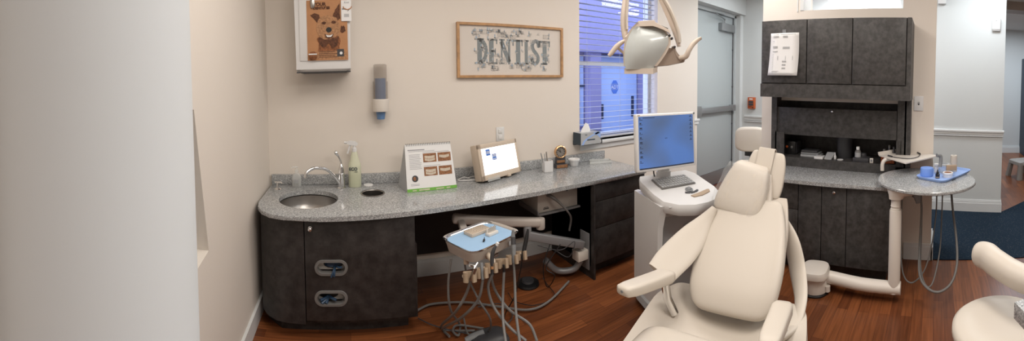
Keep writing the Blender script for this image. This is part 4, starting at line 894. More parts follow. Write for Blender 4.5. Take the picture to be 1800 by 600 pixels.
for sx in (-.19, .19):
    for sy in (-.19, .19):
        b = MB(Km @ Tr(sx, sy, .032) @ Matrix.Rotation(PI/2, 4, 'Y')); b.lathe([(.02, -.012), (.031, -.008), (.031, .008), (.02, .012)], 16); b.build('caster', 'dgrey', MC)
# sloping console
hd = []
def cons(z_off, grow):
    pts_ = []
    for x, y in [(-.235, .10), (-.238, -.10), (-.225, -.20), (-.15, -.27), (-.05, -.305), (.05, -.31), (.15, -.29), (.215, -.235), (.238, -.14), (.238, .10), (.20, .17), (-.20, .17)]:
        pts_.append((x*grow, y*grow, .90+ (y-.10)*.20+z_off))
    return pts_
b = MB(Km); b.loft([cons(-.075, .95), cons(-.05, 1.0), cons(-.02, 1.01), cons(0, .985)]); b.build('console', 'plastic', MC)
CMt = Km @ Matrix.Translation((0, 0, .882)) @ Matrix.Rotation(math.atan(.20), 4, 'X')
b = MB(CMt); b.box(-.15, .13, -.06, .09, .0, .008, .003); kb = b.build('keyboard', 'hose', MC)
b = MB(CMt)
for j in range(5):
    for i in range(13): b.box(-.144+i*.0208, -.127+i*.0208, -.053+j*.028, -.031+j*.028, .007, .0125)
b.build('keys', 'lgrey', kb)
b = MB(CMt); b.lathe([(.028, .000), (.028, .004), (.020, .005), (.017, .012), (.009, .018), (.001, .020)], 24, (.03, -.12, 0)); b.build('trackball', 'grey', MC)
for k in range(3):
    b = MB(CMt); a = -PI/2+(k-1)*.45; b.M = CMt @ Matrix.Translation((.03+.085*math.cos(a), -.10+.085*math.sin(a)+.02, 0)) @ Matrix.Rotation(a+PI/2, 4, 'Z'); b.box(-.018, .018, -.008, .008, 0, .006, .003); b.build('button', 'dgrey', MC)
b = MB(CMt); b.prism([(.0, -.225), (.07, -.225), (.15, -.20), (.165, -.17), (.15, -.165), (.05, -.19), (-.01, -.20)], -.002, .004); b.build('handle_slot', 'tan', MC)
b = MB(Km); b.loft([[(x-.02, y+.135, z) for x, y in se(.055, .03, 20, .6)] for z in (.89, .94)]+[[(x-.02, y+.135, z) for x, y in se(.045, .026, 20, .6)] for z in (.942, 1.10)]); b.build('monitor_neck', 'plastic', MC)
b = MB(Km); b.box(-.239, -.232, -.06, .18, .2, .70, .01) if False else None
b.tube(sm([(-.09, .13, .88), (-.095, .15, .95), (-.08, .14, 1.02)], 4), .005, 6); b.build('cable', 'black', MC)
# monitor as a part: moves with the cart
mz0 = P(1172, 296, d=2.55).z; mc = P(1171.5, 248, d=2.54)
Mm = Matrix.Translation(mc) @ Matrix.Rotation(crz, 4, 'Z') @ Matrix.Rotation(-.06, 4, 'X') @ UP
MW, MH = .236, .190
b = MB(Mm); b.box(-MW, MW, -MH, MH, -.03, .012, .010, 3); b.box(-MW*.6, MW*.6, -MH*.6, MH*.6, -.14, -.028, .01); mon = b.build('monitor', 'plastic', MC)
b = MB(Mm); b.box(-MW+.018, MW-.02, -MH+.018, MH-.016, .010, .0135); b.build('screen', 'screen', mon, smooth=0)
b = MB(Mm)
for i in range(10): b.box(-MW+.026, -MW+.032+.006*(i % 3), MH-.035-i*.031, MH-.026-i*.031, .0135, .014); b.box(-MW+.024, -MW+.048, MH-.041-i*.031, MH-.038-i*.031, .0135, .014)
for i in range(7): b.box(MW-.052, MW-.032, MH-.034-i*.027, MH-.030-i*.027, .0135, .014); b.box(MW-.045, MW-.039, MH-.028-i*.027, MH-.020-i*.027, .0135, .014)
b.box(-MW+.05, -MW+.14, MH-.028, MH-.024, .0135, .014); b.box(-.02, .0, .02, .023, .0135, .014); b.box(-MW+.02, MW-.022, -MH+.018, -MH+.026, .0135, .014)
b.build('desktop_icons', 'extk', mon, smooth=0)
b = MB(Mm); b.box(-MW+.012, -MW+.03, MH-.012, MH-.006, .011, .0128); b.build('brand_mark', 'tan', mon, smooth=0)
b = MB(Mm); b.lathe([(.007, .012), (.007, .0145), (.004, .0145), (.004, .013)], 16, (MW-.010, MH-.010, 0)); b.build('power_button', 'grey', mon)

# ================================================================== OPERATING LIGHT
oc_ = P(1140, 85, d=1.80); az = math.atan2(oc_.x, oc_.y)
OL = thing('operating_light', 'beige dental operating light with frosted lens hanging in front of the window', 'operating light', oc_, -az)
s_ = 1.80/660
def L_(px, py, dep=0): return Vector(((px-1140)*s_*(1+dep/1.8), dep, -(py-85)*s_*(1+dep/1.8)))
Om = Matrix.Translation(oc_) @ Matrix.Rotation(-az, 4, 'Z')
rows = [(48, 1120, 1152, .015), (54, 1112, 1166, .0), (63, 1107, 1175, -.02), (76, 1102, 1175, -.032), (90, 1099, 1168, -.036), (104, 1098.5, 1159, -.03), (115, 1099, 1151, -.018), (122, 1101, 1147, -.008)]
def lring(py, x0, x1, bul, back=.05, infl=0):
    xc = (x0+x1)/2; hw = (x1-x0)/2+infl; n_ = 11; out = []
    for k in range(n_):
        t = -1+2*k/(n_-1); p_ = L_(xc+t*hw, py); out.append((p_.x, bul*(1-t*t*.9)-.01+.02*t, p_.z))
    for k in range(n_):
        t = 1-2*k/(n_-1); p_ = L_(xc+t*hw*.96, py); out.append((p_.x, back+.02*t, p_.z))
    return out
b = MB(Om); b.loft([lring(*r_, back=.02) for r_ in rows]); b.build('lens', 'lens', OL)
b = MB(Om)
rows2 = [(41, 1121, 1152, .03), (45, 1116, 1160, .022), (55, 1107, 1171, .02), (66, 1102, 1179, .012), (78, 1098, 1179, .01), (92, 1096.5, 1172, .008), (106, 1096.5, 1163, .006), (116, 1097, 1155, .004)]
b.loft([lring(py, x0, x1, bul, back=.11) for py, x0, x1, bul in rows2]); b.build('reflector_housing', 'lamp', OL)
b = MB(Om); b.loft([[(p_.x, yy, p_.z) for p_, yy in ((L_(1098, y_), -.022), (L_(1148, y_), -.014), (L_(1156, y_-4), .04), (L_(1100, y_-2), .06))] for y_ in (120.5, 130)]); b.build('lower_rim', 'lamp', OL)
b = MB(Om); cap_ = [L_(1115, 52), L_(1122, 39), L_(1150, 37.5), L_(1152, 41), L_(1176, 54), L_(1178, 60), L_(1165, 53), L_(1148, 47), L_(1122, 48)]
b.loft([[(p_.x, -.02, p_.z) for p_ in cap_], [(p_.x, -.004, p_.z+.004) for p_ in cap_], [(p_.x, .09, p_.z+.01) for p_ in cap_]]); b.build('top_hood', 'lamp', OL)
b = MB(Om); b.loft([[(p_.x, dy, p_.z) for p_ in (L_(1150, 40), L_(1174, 50), L_(1174, 54), L_(1150, 45))] for dy in (-.006, .06)]); b.build('vent', 'dgrey', OL)
# rear casting behind lens on the right
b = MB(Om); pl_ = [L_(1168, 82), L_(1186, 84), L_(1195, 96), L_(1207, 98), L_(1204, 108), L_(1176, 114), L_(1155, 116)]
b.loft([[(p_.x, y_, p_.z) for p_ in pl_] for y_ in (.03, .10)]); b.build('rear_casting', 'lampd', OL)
def arm(name, path, w_, th, m_='lamp', dep=.04, k=8):
    pts_ = sm([L_(x, y)+Vector((0, d_, 0)) for x, y, d_ in path], k); ws = smf(w_, k) if isinstance(w_, list) else w_
    b = MB(Om); b.tube(pts_, ws, 12, r2=th, up=(0, 1, 0)); return b.build(name, m_, OL)
arm('yoke_arm', [(1102, -30, .06), (1099, -5, .05), (1096.5, 20, .04), (1096, 45, .035), (1100, 68, .03), (1107, 74, .03)], [.016, .016, .017, .016, .014, .008], .022)
arm('yoke_inset', [(1104, -20, .035), (1103, 5, .03), (1101.5, 30, .02), (1102, 52, .015)], .006, .02, 'vinyl2')
arm('yoke_arm', [(1150, -34, .04), (1160, -8, .04), (1172, 16, .04), (1182, 38, .04), (1190, 60, .04), (1195, 80, .04)], [.012, .013, .015, .016, .014, .010], .024)
arm('yoke_inset', [(1158, -20, .015), (1166, -4, .015), (1178, 16, .014), (1187, 36, .014), (1193, 56, .014), (1195, 74, .016)], .009, .014, 'vinyl2')
arm('pivot', [(1100, 66, .0), (1110, 58, .0), (1113, 54, .01)], .007, .012, 'lamp')
arm('grip_handle', [(1070, 98, 0), (1074, 94, 0), (1084, 82, 0), (1094, 74, .0), (1098, 72, .01)], [.008, .011, .013, .010, .009], .012)
arm('grip_stem', [(1086, 84, .01), (1096, 93, .02), (1100, 97, .03)], .007, .008)
arm('grip_handle', [(1196, 101, .03), (1206, 98, .01), (1211, 88, .0), (1218, 77, 0), (1227, 69, 0), (1233, 66, 0)], [.011, .014, .012, .012, .009, .005], .012)
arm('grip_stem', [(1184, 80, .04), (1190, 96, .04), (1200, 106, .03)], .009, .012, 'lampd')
for x, y in ((1103, 67), (1177, 62), (1181, 67), (1186, 82)):
    b = MB(Om @ Matrix.Translation(L_(x, y)+Vector((0, .012, 0))) @ UP); b.lathe([(.006, -.02), (.006, .006), (.003, .009), (.001, .009)], 12); b.build('screw', 'dgrey', OL)
b = MB(Om); b.tube([L_(1126, -60)+Vector((0, .06, 0)), L_(1126, -34)+Vector((0, .06, 0))], .03, 16); b.tube(sm([L_(1102, -30)+Vector((0, .06, 0)), L_(1112, -44)+Vector((0, .06, 0)), L_(1126, -48)+Vector((0, .06, 0)), L_(1140, -46)+Vector((0, .05, 0)), L_(1150, -34)+Vector((0, .04, 0))], 5), .014, 10)
top_ = Om @ (L_(1126, -60)+Vector((0, .06, 0))); b.M = Matrix.Identity(4); b.tube([top_, (top_.x, top_.y, HC)], .022, 14); b.build('ceiling_post', 'lamp', OL)

# ================================================================== RIGHT CABINETS
# wall cabinet with three doors
UX, UY0, UY1 = 3.05, .20, 1.53; UZ0, UZ1 = 1.465, 2.145
UC = thing('wall_cabinet', 'charcoal laminate wall cabinet with three doors below the transom window', 'cabinet', (3.2, .87, UZ0))
b = MB(); b.box(UX+.018, XP-.001, UY0, UY1, UZ0, UZ1); b.box(UX, UX+.018, UY0, UY1, UZ0, UZ0+.118); b.box(UX, UX+.018, UY0, UY0+.035, UZ0+.118, UZ1); b.build('carcass', 'lam2', UC)
ys = [1.53, P(1418, 100, x=UX).y, P(1498, 100, x=UX).y, UY0+.04]
for i in range(3):
    b = MB(); b.box(UX-.003, UX+.017, ys[i+1]+.004, ys[i]-.004-(.006 if i == 0 else 0), UZ0+.128, UZ1-.002, .0015); b.build('door', 'lam2', UC)
# taped notice
q0, q1 = P(1355, 59, x=UX-.01), P(1403, 133, x=UX-.01); ql = P(1353, 132, x=UX-.01)
nyL, nyR, nz1, nz0 = q0.y, q1.y, q0.z, q1.z
PN = thing('paper_notice', 'white printed sheet taped to the left door of the wall cabinet', 'paper', (UX-.01, (nyL+nyR)/2, nz0))
b = MB()
def nx(t): return UX-.006-.035*(max(0, t)**2)-.004*math.sin(t*3)      # curl toward the bottom
g_ = []
for k in range(13):
    t = k/12; z = lerp(nz1, nz0, t); g_.append([(nx(t)-.004*math.sin(PI*j/4), lerp(nyL+.012*t*t, nyR+.006*math.sin(PI*t)*-1, j/4), z) for j in range(5)])
vs = [p for r in g_ for p in r]; b.add(vs, [(r*5+c, r*5+c+1, (r+1)*5+c+1, (r+1)*5+c) for r in range(12) for c in range(4)]); sh = b.build('sheet', 'paper', PN)
mo = sh.modifiers.new('s', 'SOLIDIFY'); mo.thickness = .0006
b = MB(); rd = random.Random(11)
for (u0, u1, t) in [(.1, .3, .03), (.35, .9, .03)]+[(.1, .3, .07+.014*k) for k in range(3)]+[(.45, .62, .07+.014*k) for k in range(4)]+[(.1, .15, .19)]+[(.1, .27, .31+.014*k) for k in range(4)]+[(.45, .7, .33+.014*k) for k in range(4)]+[(.1, .28, .43+.014*k) for k in range(2)]+[(.1, .13, .5+.04*k) for k in range(10)]+[(.27, .31, .55+.02*k) for k in range(5)]+[(.55, .58, .55+.02*k) for k in range(5)]+[(.8, .83, .55+.02*k) for k in range(5)]+[(.45, .6, .66+.014*k) for k in range(3)]+[(.45, .58, .74+.014*k) for k in range(3)]+[(.45, .58, .82+.014*k) for k in range(3)]+[(.1, .35, .90), (.1, .3, .92), (.1, .9, .96)]:
    z = lerp(nz1, nz0, t); x_ = nx(t)-.0048-.0; y0, y1 = lerp(nyL, nyR, u0), lerp(nyL, nyR, u1)
    b.box(x_-.0008, x_, y1, y0, z-.0014, z+.0014)
b.build('printed_text', 'lgrey', PN, smooth=0)
b = MB(); b.box(UX-.008, UX-.0035, (nyL+nyR)/2-.012, (nyL+nyR)/2+.022, nz1-.014, nz1+.03); b.build('tape', 'grey', PN)
# hutch
HX = 3.30; hy0, hy1 = .205, 1.53
HU = thing('hutch_cabinet', 'charcoal hutch with lift up panel and open shelf between wall cabinet and counter', 'cabinet', (3.5, .87, .80))
b = MB()
b.box(HX, XP+.28, hy1-.055, hy1-.04, .80, 1.465); b.box(HX, XP-.001, hy1-.04, hy1, .80, 1.465) 
b.box(HX, HX+.02, hy1-.135, hy1-.04, .80, 1.12)
b.box(HX, XP-.001, hy0, hy0+.085, .80, 1.465); b.box(HX, XP+.28, hy0+.04, hy0+.055, .80, 1.465)
b.box(HX, HX+.02, hy0+.08, hy0+.125, .80, 1.10)
b.box(HX, HX+.02, hy0+.04, hy1-.04, .80, .862)
b.build('frame', 'lam2', HU)
b = MB(); b.box(HX+.002, XP+.27, hy0+.055, hy1-.055, .862, .885); b.build('shelf', 'lam2', HU)
b = MB(); b.box(XP+.27, XP+.29, hy0+.05, hy1-.05, .80, 1.465); b.build('back', 'lam', HU)
b = MB(); b.box(HX+.012, HX+.03, P(1577, 200, x=HX).y, P(1365, 200, x=HX).y, 1.10, 1.36, .002); fl = b.build('lift_panel', 'lam2', HU)
kq = P(1463, 196, x=HX)
b = MB(Matrix.Translation((HX+.012, kq.y, kq.z)) @ Matrix.Rotation(-PI/2, 4, 'Y')); b.lathe([(.006, 0), (.006, .012), (.011, .016), (.011, .022), (.007, .026), (.001, .027)], 16); b.build('knob', 'chrome', fl)
b = MB(); b.box(HX+.03, HX+.10, hy0+.055, hy0+.07, .9, 1.36) if False else b.box(HX-.004, HX+.02, hy0+.085, hy0+.118, 1.09, 1.465); b.build('hinge_strip', 'lam2', HU)
# counter and base cabinet
LC = thing('cabinet_worktop', 'grey speckled worktop on the charcoal base cabinet below the hutch', 'worktop', (3.1, .85, .77))
b = MB(); b.prism([(2.855, .30), (2.865, .55), (2.85, .85), (2.835, 1.15), (2.835, 1.56), (HX+.1, 1.56), (HX+.1, .215), (2.95, .215), (2.88, .24)], .77, .80, .005, 3); b.build('slab', 'granite', LC)
BC = thing('base_cabinet', 'charcoal laminate base cabinet with doors and drawers right of the dental chair', 'cabinet', (3.1, .85, 0))
bx0 = 2.90
b = MB(); b.box(bx0+.018, XP-.002, .325, 1.50, .115, .766); b.box(bx0+.10, XP-.002, .36, 1.48, 0, .115); b.build('carcass', 'lam', BC)
yb = [1.50, P(1403, 350, x=bx0).y, P(1444, 350, x=bx0).y, P(1488, 350, x=bx0).y, .325]
for z0, z1 in ((.115, .33), (.335, .535), (.54, .765)):
    b = MB(); b.box(bx0, bx0+.018, yb[1]+.003, yb[0], z0, z1, .0015); dw = b.build('drawer', 'lam2', BC)
    if z1 > .7:
        kq = P(1358, 318, x=bx0); b = MB(Matrix.Translation((bx0, kq.y, kq.z)) @ Matrix.Rotation(-PI/2, 4, 'Y')); b.lathe([(.006, 0), (.006, .012), (.012, .016), (.012, .022), (.001, .026)], 16); b.build('knob', 'chrome', dw)
for i in (1, 2, 3):
    b = MB(); b.box(bx0, bx0+.018, yb[i+1]+.003, yb[i]-.003, .12, .765, .0015); dw = b.build('door', 'lam2', BC)
    if i == 2:
        kq = P(1467, 338, x=bx0); b = MB(Matrix.Translation((bx0, kq.y, kq.z)) @ Matrix.Rotation(-PI/2, 4, 'Y')); b.lathe([(.006, 0), (.006, .012), (.012, .016), (.012, .022), (.001, .026)], 16); b.build('knob', 'chrome', dw)
# things on the hutch shelf
HZ = .885
def onsh(px, back=0): # point on the shelf under pixel column px
    x = HX+.08+back; r = ray(px, 270); return Vector((x, x*r.y/r.x, HZ))
def sbox(name, lab, cat, px0, px1, h, m_, back=0, dep=.1, r=.002, rz=0, extra=None, z=HZ):
    a, c = onsh(px0, back), onsh(px1, back); T_ = thing(name, lab, cat, (a.x, (a.y+c.y)/2, z))
    b = MB(); b.box(a.x, a.x+dep, c.y, a.y, z, z+h, r); b.build('body', m_, T_); return T_, a, c
T_, a, c = sbox('radio', 'black boxy device with two dials at the left end of the hutch shelf', 'device', 1378, 1398, .13, 'black', .05, .16, .008)
for u, m_ in ((.28, 'alarm'), (.7, 'hose')):
    b = MB(Matrix.Translation((a.x, lerp(a.y, c.y, u), HZ+.075)) @ Matrix.Rotation(-PI/2, 4, 'Y')); b.lathe([(.012, 0), (.012, .008), (.001, .009)], 14); b.build('dial', m_, T_)
b = MB(); b.box(a.x+.02, a.x+.15, c.y-.004, c.y, HZ+.01, HZ+.12, .0); b.build('side_panel', 'dgrey', T_)
for i, (h0, m_, lab) in enumerate(((0, 'lgrey', 'pale bottom pamphlet stack on the left part of the hutch shelf'), (.02, 'grey', 'grey folder lying on top of the pale pamphlets on the hutch shelf'), (.040, 'dgrey', 'dark notebook topmost of the pile on the hutch shelf'))):
    sbox('pamphlet_stack' if i == 0 else 'folder' if i == 1 else 'notebook', lab, 'papers', 1407+i*.8, 1440-i*2, .018, m_, 0.01*i, .14, .001, z=HZ+h0+.0005)
T_, a, c = sbox('paper_pad', 'bright white paper pad at the shelf edge in the hutch', 'paper pad', 1431, 1446, .022, 'plastic', -.06, .09)
T_ = thing('open_pouch', 'open silver sterilization pouch beside the white paper pad', 'pouch', onsh(1456, -.03))
a, c = onsh(1449, -.05), onsh(1463, -.05)
b = MB(); b.loft([[(a.x-.0, a.y, HZ+.002), (a.x, c.y+.01, HZ+.002), (a.x, c.y+.01, HZ+.01), (a.x, a.y, HZ+.012)], [(a.x+.12, a.y+.005, HZ+.03), (a.x+.12, c.y, HZ+.03), (a.x+.12, c.y, HZ+.05), (a.x+.12, a.y+.005, HZ+.05)]]); b.build('pouch_body', 'lgrey', T_)
q = onsh(1468, .0); T_ = thing('dropper_tube', 'tiny white pointed tube standing in the middle of the hutch shelf', 'tube', q)
b = MB(); b.lathe([(.011, 0), (.012, .025), (.006, .04), (.002, .062), (.001, .063)], 14, q); b.build('body', 'plastic', T_)
q = onsh(1477, -.03); b = MB(); b.lathe([(.001, 0), (.026, 0), (.030, .006), (.028, .008), (.001, .004)], 24, q); tag(b.build('small_dish', 'plastic'), 'small white dish in front of the dark bin on the hutch shelf', 'dish')
q = onsh(1485, .12); T_ = thing('dark_bin', 'tall dark round bin standing at the back of the hutch shelf', 'bin', q)
b = MB(); b.lathe([(.07, 0), (.074, .005), (.082, .215), (.085, .22), (.078, .22), (.066, .01), (.001, .008)], 28, q); b.build('body', 'dgrey', T_)
q = onsh(1508, .02); T_ = thing('lotion_bottle', 'clear grey bottle with white cap standing on the hutch shelf', 'bottle', q)
b = MB(); b.lathe([(.026, 0), (.028, .004), (.028, .082), (.022, .094), (.013, .098), (.013, .102)], 24, q); b.build('body', 'hose', T_)
b = MB(); b.lathe([(.0285, .02), (.0285, .075)], 24, q); b.build('label', 'lgrey', T_)
b = MB(); b.lathe([(.016, .100), (.016, .124), (.014, .127), (.001, .128)], 20, q); b.build('cap', 'plastic', T_)
T_, a, c = sbox('flat_case', 'dark grey flat case near the bottle on the hutch shelf', 'case', 1499, 1527, .034, 'dgrey', -.05, .12)
q = onsh(1517, .08); b = MB(); b.lathe([(.03, 0), (.04, .03), (.03, .06), (.001, .065)], 18, q); tag(b.build('dark_jar', 'dgrey'), 'dark round jar behind the flat case on the hutch shelf', 'jar')
T_, a, c = sbox('small_switch_box', 'tiny white framed box right of the flat case at the shelf edge', 'box', 1529, 1535, .042, 'whitew', -.06, .012)
b = MB(); b.box(a.x-.001, a.x, c.y+.006, a.y-.006, HZ+.01, HZ+.032); b.build('dark_face', 'grey', T_)
T_ = thing('storage_basket', 'orange perforated basket at the right end of the hutch shelf', 'basket', onsh(1560, -.04))
a, c = onsh(1548, -.055), onsh(1573, -.055)
b = MB(); b.box(a.x, a.x+.004, c.y, a.y, HZ, HZ+.085); b.box(a.x+.15, a.x+.154, c.y, a.y, HZ, HZ+.085); b.box(a.x, a.x+.15, a.y-.004, a.y, HZ, HZ+.085); b.box(a.x, a.x+.15, c.y, c.y+.004, HZ, HZ+.085); b.box(a.x, a.x+.15, c.y, a.y, HZ, HZ+.004); b.build('basket_shell', 'basket', T_)
b = MB()
for i in range(7):
    for j in range(3): b.box(a.x-.0006, a.x, c.y+.008+i*(a.y-c.y-.014)/7, c.y+.014+i*(a.y-c.y-.014)/7, HZ+.012+j*.014, HZ+.020+j*.014)
b.build('holes', 'furd', T_, smooth=0)
for px_, bk, h_, lab in ((1554, .0, .115, 'short bottle with pale cap in the left of the orange basket'), (1563, .03, .15, 'tallest white capped bottle in the middle of the orange basket'), (1571, .0, .14, 'dark bottle in the right corner of the orange basket')):
    q = onsh(px_, bk); q.z = HZ+.005; T_ = thing('supply_bottle', lab, 'bottle', q, 0, 'bottles in the orange basket')
    b = MB(); b.lathe([(.014, 0), (.014, h_-.04), (.009, h_-.03), (.009, h_-.025)], 16, q); b.build('body', 'dgrey', T_)
    b = MB(); b.lathe([(.011, h_-.026), (.011, h_), (.001, h_+.001)], 16, q); b.build('cap', 'hose' if px_ != 1571 else 'dgrey', T_)
# light switch
c = P(1615, 182, x=XP)
LS = thing('light_switch', 'white light switch plate right of the wall cabinet', 'light switch', (XP, c.y, c.z-.06))
Sm = Matrix.Translation((XP, c.y, c.z)) @ Matrix.Rotation(-PI/2, 4, 'Z') @ UP
b = MB(Sm); b.box(-.043, .043, -.066, .066, 0, .009, .002); b.build('cover_plate', 'plastic', LS)
b = MB(Sm); b.box(-.007, .007, -.014, .014, .006, .009); b.box(-.005, .005, -.002, .012, .008, .020, .001); b.build('toggle', 'lgrey', LS)
# fire alarm
c = P(1322.5, 181, x=XF)
FA_ = thing('fire_alarm', 'orange red fire alarm pull box on the grey wall beside the exit door', 'fire alarm', (XF, c.y, c.z-.08))
Sm = Matrix.Translation((XF, c.y, c.z)) @ Matrix.Rotation(-PI/2, 4, 'Z') @ UP
b = MB(Sm); b.box(-.062, .062, -.092, .092, 0, .05, .004); b.build('housing', 'alarm', FA_)
b = MB(Sm); b.box(-.042, .042, .0, .034, .05, .054); b.box(-.042, .042, -.040, -.008, .05, .056); b.build('pull_handle', 'dgrey', FA_)
b = MB(Sm); b.box(-.04, .02, -.066, -.06, .05, .0515); b.lathe([(.010, .05), (.010, .056), (.001, .057)], 14, (.034, -.072, 0)); b.box(-.03, .01, -.052, -.048, .05, .0515); b.build('lock', 'black', FA_)
b = MB(); text_mesh(b, 'FIRE', .034, Sm @ Matrix.Translation((0, .052, .0505)), align='CENTER', bold=.0015); b.build('lettering', 'paper', FA_)
# sensors on corridor wall
def onc(px, py):
    r = ray(px, py); # intersect corridor plane
    n_ = Vector((-math.sin(math.atan2(cdir.y, cdir.x)), math.cos(math.atan2(cdir.y, cdir.x)), 0)); t = (c0-Vector((0, 0, 0))).dot(n_)/r.dot(n_)
    return Vector((0, 0, EYE))+r*t
crz2 = math.atan2(cdir.y, cdir.x)
c = onc(1751.5, 43)
MSn = thing('motion_sensor', 'small white sensor box high on the grey corridor wall', 'sensor', c)
Sm = Matrix.Translation(c) @ Matrix.Rotation(crz2, 4, 'Z') @ UP
b = MB(Sm); b.box(-.055, .055, -.075, .075, 0, .04, .012, 3); b.box(-.05, .05, -.085, -.06, 0, .034, .008); b.build('housing', 'plastic', MSn)
b = MB(Sm); b.box(-.004, .004, .035, .045, .039, .0408); b.build('led', 'dgrey', MSn)
c = onc(1657, -4)
b = MB(Matrix.Translation(c) @ Matrix.Rotation(crz2, 4, 'Z') @ UP); b.box(-.05, .05, -.085, .12, 0, .05, .008); tag(b.build('wall_fixture', 'plastic'), 'white box cut off by the top edge, high at the left of the corridor wall', 'fixture')

# ================================================================== SWING ARM TABLE
tcx, tcy, tr, tz = 2.94, .045, .385, .862
ST = thing('swing_arm_table', 'round grey speckled table on a white post with floor arm before the base cabinet', 'table', (tcx, tcy, 0))
b = MB(); b.lathe([(tr-.006, tz-.024), (tr, tz-.019), (tr, tz-.005), (tr-.005, tz)], 72, (tcx, tcy, 0)); b.build('tabletop', 'granite', ST)
pp = P(1573, 430, d=2.72); px_, py_ = pp.x, pp.y
zA = P(1573, 505, d=2.72).z
b = MB(); b.lathe([(.044, zA-.035), (.045, zA-.02), (.045, P(1573, 370, d=2.72).z), (.042, P(1573, 368, d=2.72).z)], 24, (px_, py_, 0)); b.build('post', 'whitew', ST)
zb1, zb2 = P(1573, 370, d=2.72).z, P(1573, 349, d=2.72).z
b = MB(); b.lathe([(.036, zb1-.01), (.036, zb1+.01), (.039, zb1+.014), (.036, zb1+.018), (.036, zb1+.03), (.039, zb1+.034), (.036, zb1+.038), (.034, zb2+.01)], 24, (px_, py_, 0)); b.build('collar', 'whitew', ST)
b = MB(); b.loft([[(px_+x, py_+y, zb2+.0) for x, y in se(.045, .05, 24, .7)], [(px_+.01+x, py_-.01+y, zb2+.03) for x, y in se(.06, .065, 24, .7)], [(px_+.05+x, py_-.05+y, tz-.04) for x, y in se(.11, .12, 24, .7)], [(px_+.07+x, py_-.06+y, tz-.024) for x, y in se(.14, .13, 24, .7)]]); b.build('bracket', 'whitew', ST)
base = Vector((2.70, .865, 0)); ap = Vector((px_, py_, zA-.005))
b = MB(); b.tube(sm([(base.x+.03, base.y-.07, .115), (base.x+.03, base.y-.14, .11), (lerp(base.x, ap.x, .6), lerp(base.y, ap.y, .6), lerp(.11, ap.z, .5)), ap, ap+(ap-base).normalized().xyz*Vector((1, 1, 0)).length*.0+Vector((0, -.05, 0))], 6), .050, 20, r2=.046); b.build('floor_arm', 'whitew', ST)
b = MB(); b.lathe([(.098, .018), (.10, .03), (.094, .135)], 32, base); b.build('pedestal', 'whitew', ST)
b = MB(); b.lathe([(.106, 0), (.108, .012), (.098, .02)], 32, base); b.build('foot_ring', 'black', ST)
b = MB(Matrix.Translation((base.x, base.y, 0)) @ Matrix.Rotation(.1, 4, 'Z')); b.loft([[(x, y, z) for x, y in se(w_, d_, 32, .62)] for w_, d_, z in ((.112, .095, .128), (.122, .106, .138), (.124, .108, .165), (.115, .098, .185), (.085, .07, .196))]); b.build('pedestal_cap', 'whitew', ST)
b = MB(); b.lathe([(.022, -.02), (.022, .02), (.001, .02)], 14, (base.x-.02, base.y-.105, .05)); b.build('lock_button', 'whitew', ST)
# hoses under the table
for lab, l_ in (('a', [(1618, 340, 3.0), (1620, 370, 3.0), (1617, 430, 2.95), (1616, 480, 2.75), (1628, 505, 2.65), (1650, 514, 2.6), (1672, 498, 2.65), (1682, 465, 2.75), (1681, 420, 2.9), (1675, 370, 3.05), (1672, 335, 3.15)]),
                ('b', [(1657, 335, 3.15), (1655, 390, 3.1), (1652, 440, 2.95), (1642, 490, 2.8), (1632, 505, 2.75), (1622, 490, 2.78), (1618, 460, 2.9), (1620, 400, 3.0), (1620, 345, 3.0)]),
                ('c', [(1647, 335, 3.1), (1645, 380, 3.1), (1638, 430, 3.0), (1625, 475, 2.9), (1605, 497, 2.8), (1590, 488, 2.8), (1584, 455, 2.85), (1584, 400, 2.95), (1586, 345, 3.0)])):
    b = MB(); b.tube(sm([P(x, y, d=d_) for x, y, d_ in l_], 8), .0095 if lab == 'a' else .006, 10); b.build('hose', 'hose', ST)
q = P(1612, 346, d=2.95)
b = MB(); b.tube([q+Vector((0, .02, .02)), q, q+Vector((.0, -.01, -.05))], [.03, .028, .018], 14); b.build('hose_gland', 'grey', ST)
q = P(1594, 342, d=2.9); b = MB(); b.tube([q+Vector((0, .03, 0)), q+Vector((0, -.06, .02))], .022, 14); b.build('swivel', 'whitew', ST)
# raised accessory shelf on bent post
q = P(1551, 299, z=tz); 
b = MB(); b.tube(sm([(q.x, q.y-.0, tz-.005), (q.x, q.y, tz+.05), (q.x+.01, q.y-.02, tz+.085), (q.x+.04, q.y-.08, tz+.098)], 6), .017, 12); b.build('shelf_post', 'whitew', ST)
sz = tz+.10
s0, s1, s2, s3 = P(1545, 271, z=sz+.02), P(1592, 287, z=sz+.01), P(1650, 272, z=sz+.02), P(1596, 262, z=sz+.02)
def quadslab(b, p, th):
    b.add([v for v in p]+[v-Vector((0, 0, th)) for v in p], [(0, 1, 2, 3), (7, 6, 5, 4), (0, 4, 5, 1), (1, 5, 6, 2), (2, 6, 7, 3), (3, 7, 4, 0)])
b = MB(); p_ = [Vector((v.x, v.y, sz+.012)) for v in (s0, s1, s2, s3)]; quadslab(b, p_, .010)
u_ = (p_[3]-p_[0]).normalized(); n_ = (p_[1]-p_[0]).normalized()
quadslab(b, [p_[0]-n_*.004, p_[0]+n_*.018+Vector((0, 0, .0)), p_[3]+n_*.018, p_[3]-n_*.004], .03) if False else None
b.add([p_[0]-n_*.01+Vector((0, 0, -.004)), p_[3]-n_*.01+Vector((0, 0, -.004)), p_[3]-n_*.02+Vector((0, 0, .022)), p_[0]-n_*.02+Vector((0, 0, .022)), p_[0]+n_*.01+Vector((0, 0, -.002)), p_[3]+n_*.01+Vector((0, 0, -.002)), p_[3]-n_*.008+Vector((0, 0, .024)), p_[0]-n_*.008+Vector((0, 0, .024))], [(0, 1, 2, 3), (4, 5, 6, 7), (0, 1, 5, 4), (1, 2, 6, 5), (2, 3, 7, 6), (3, 0, 4, 7)])
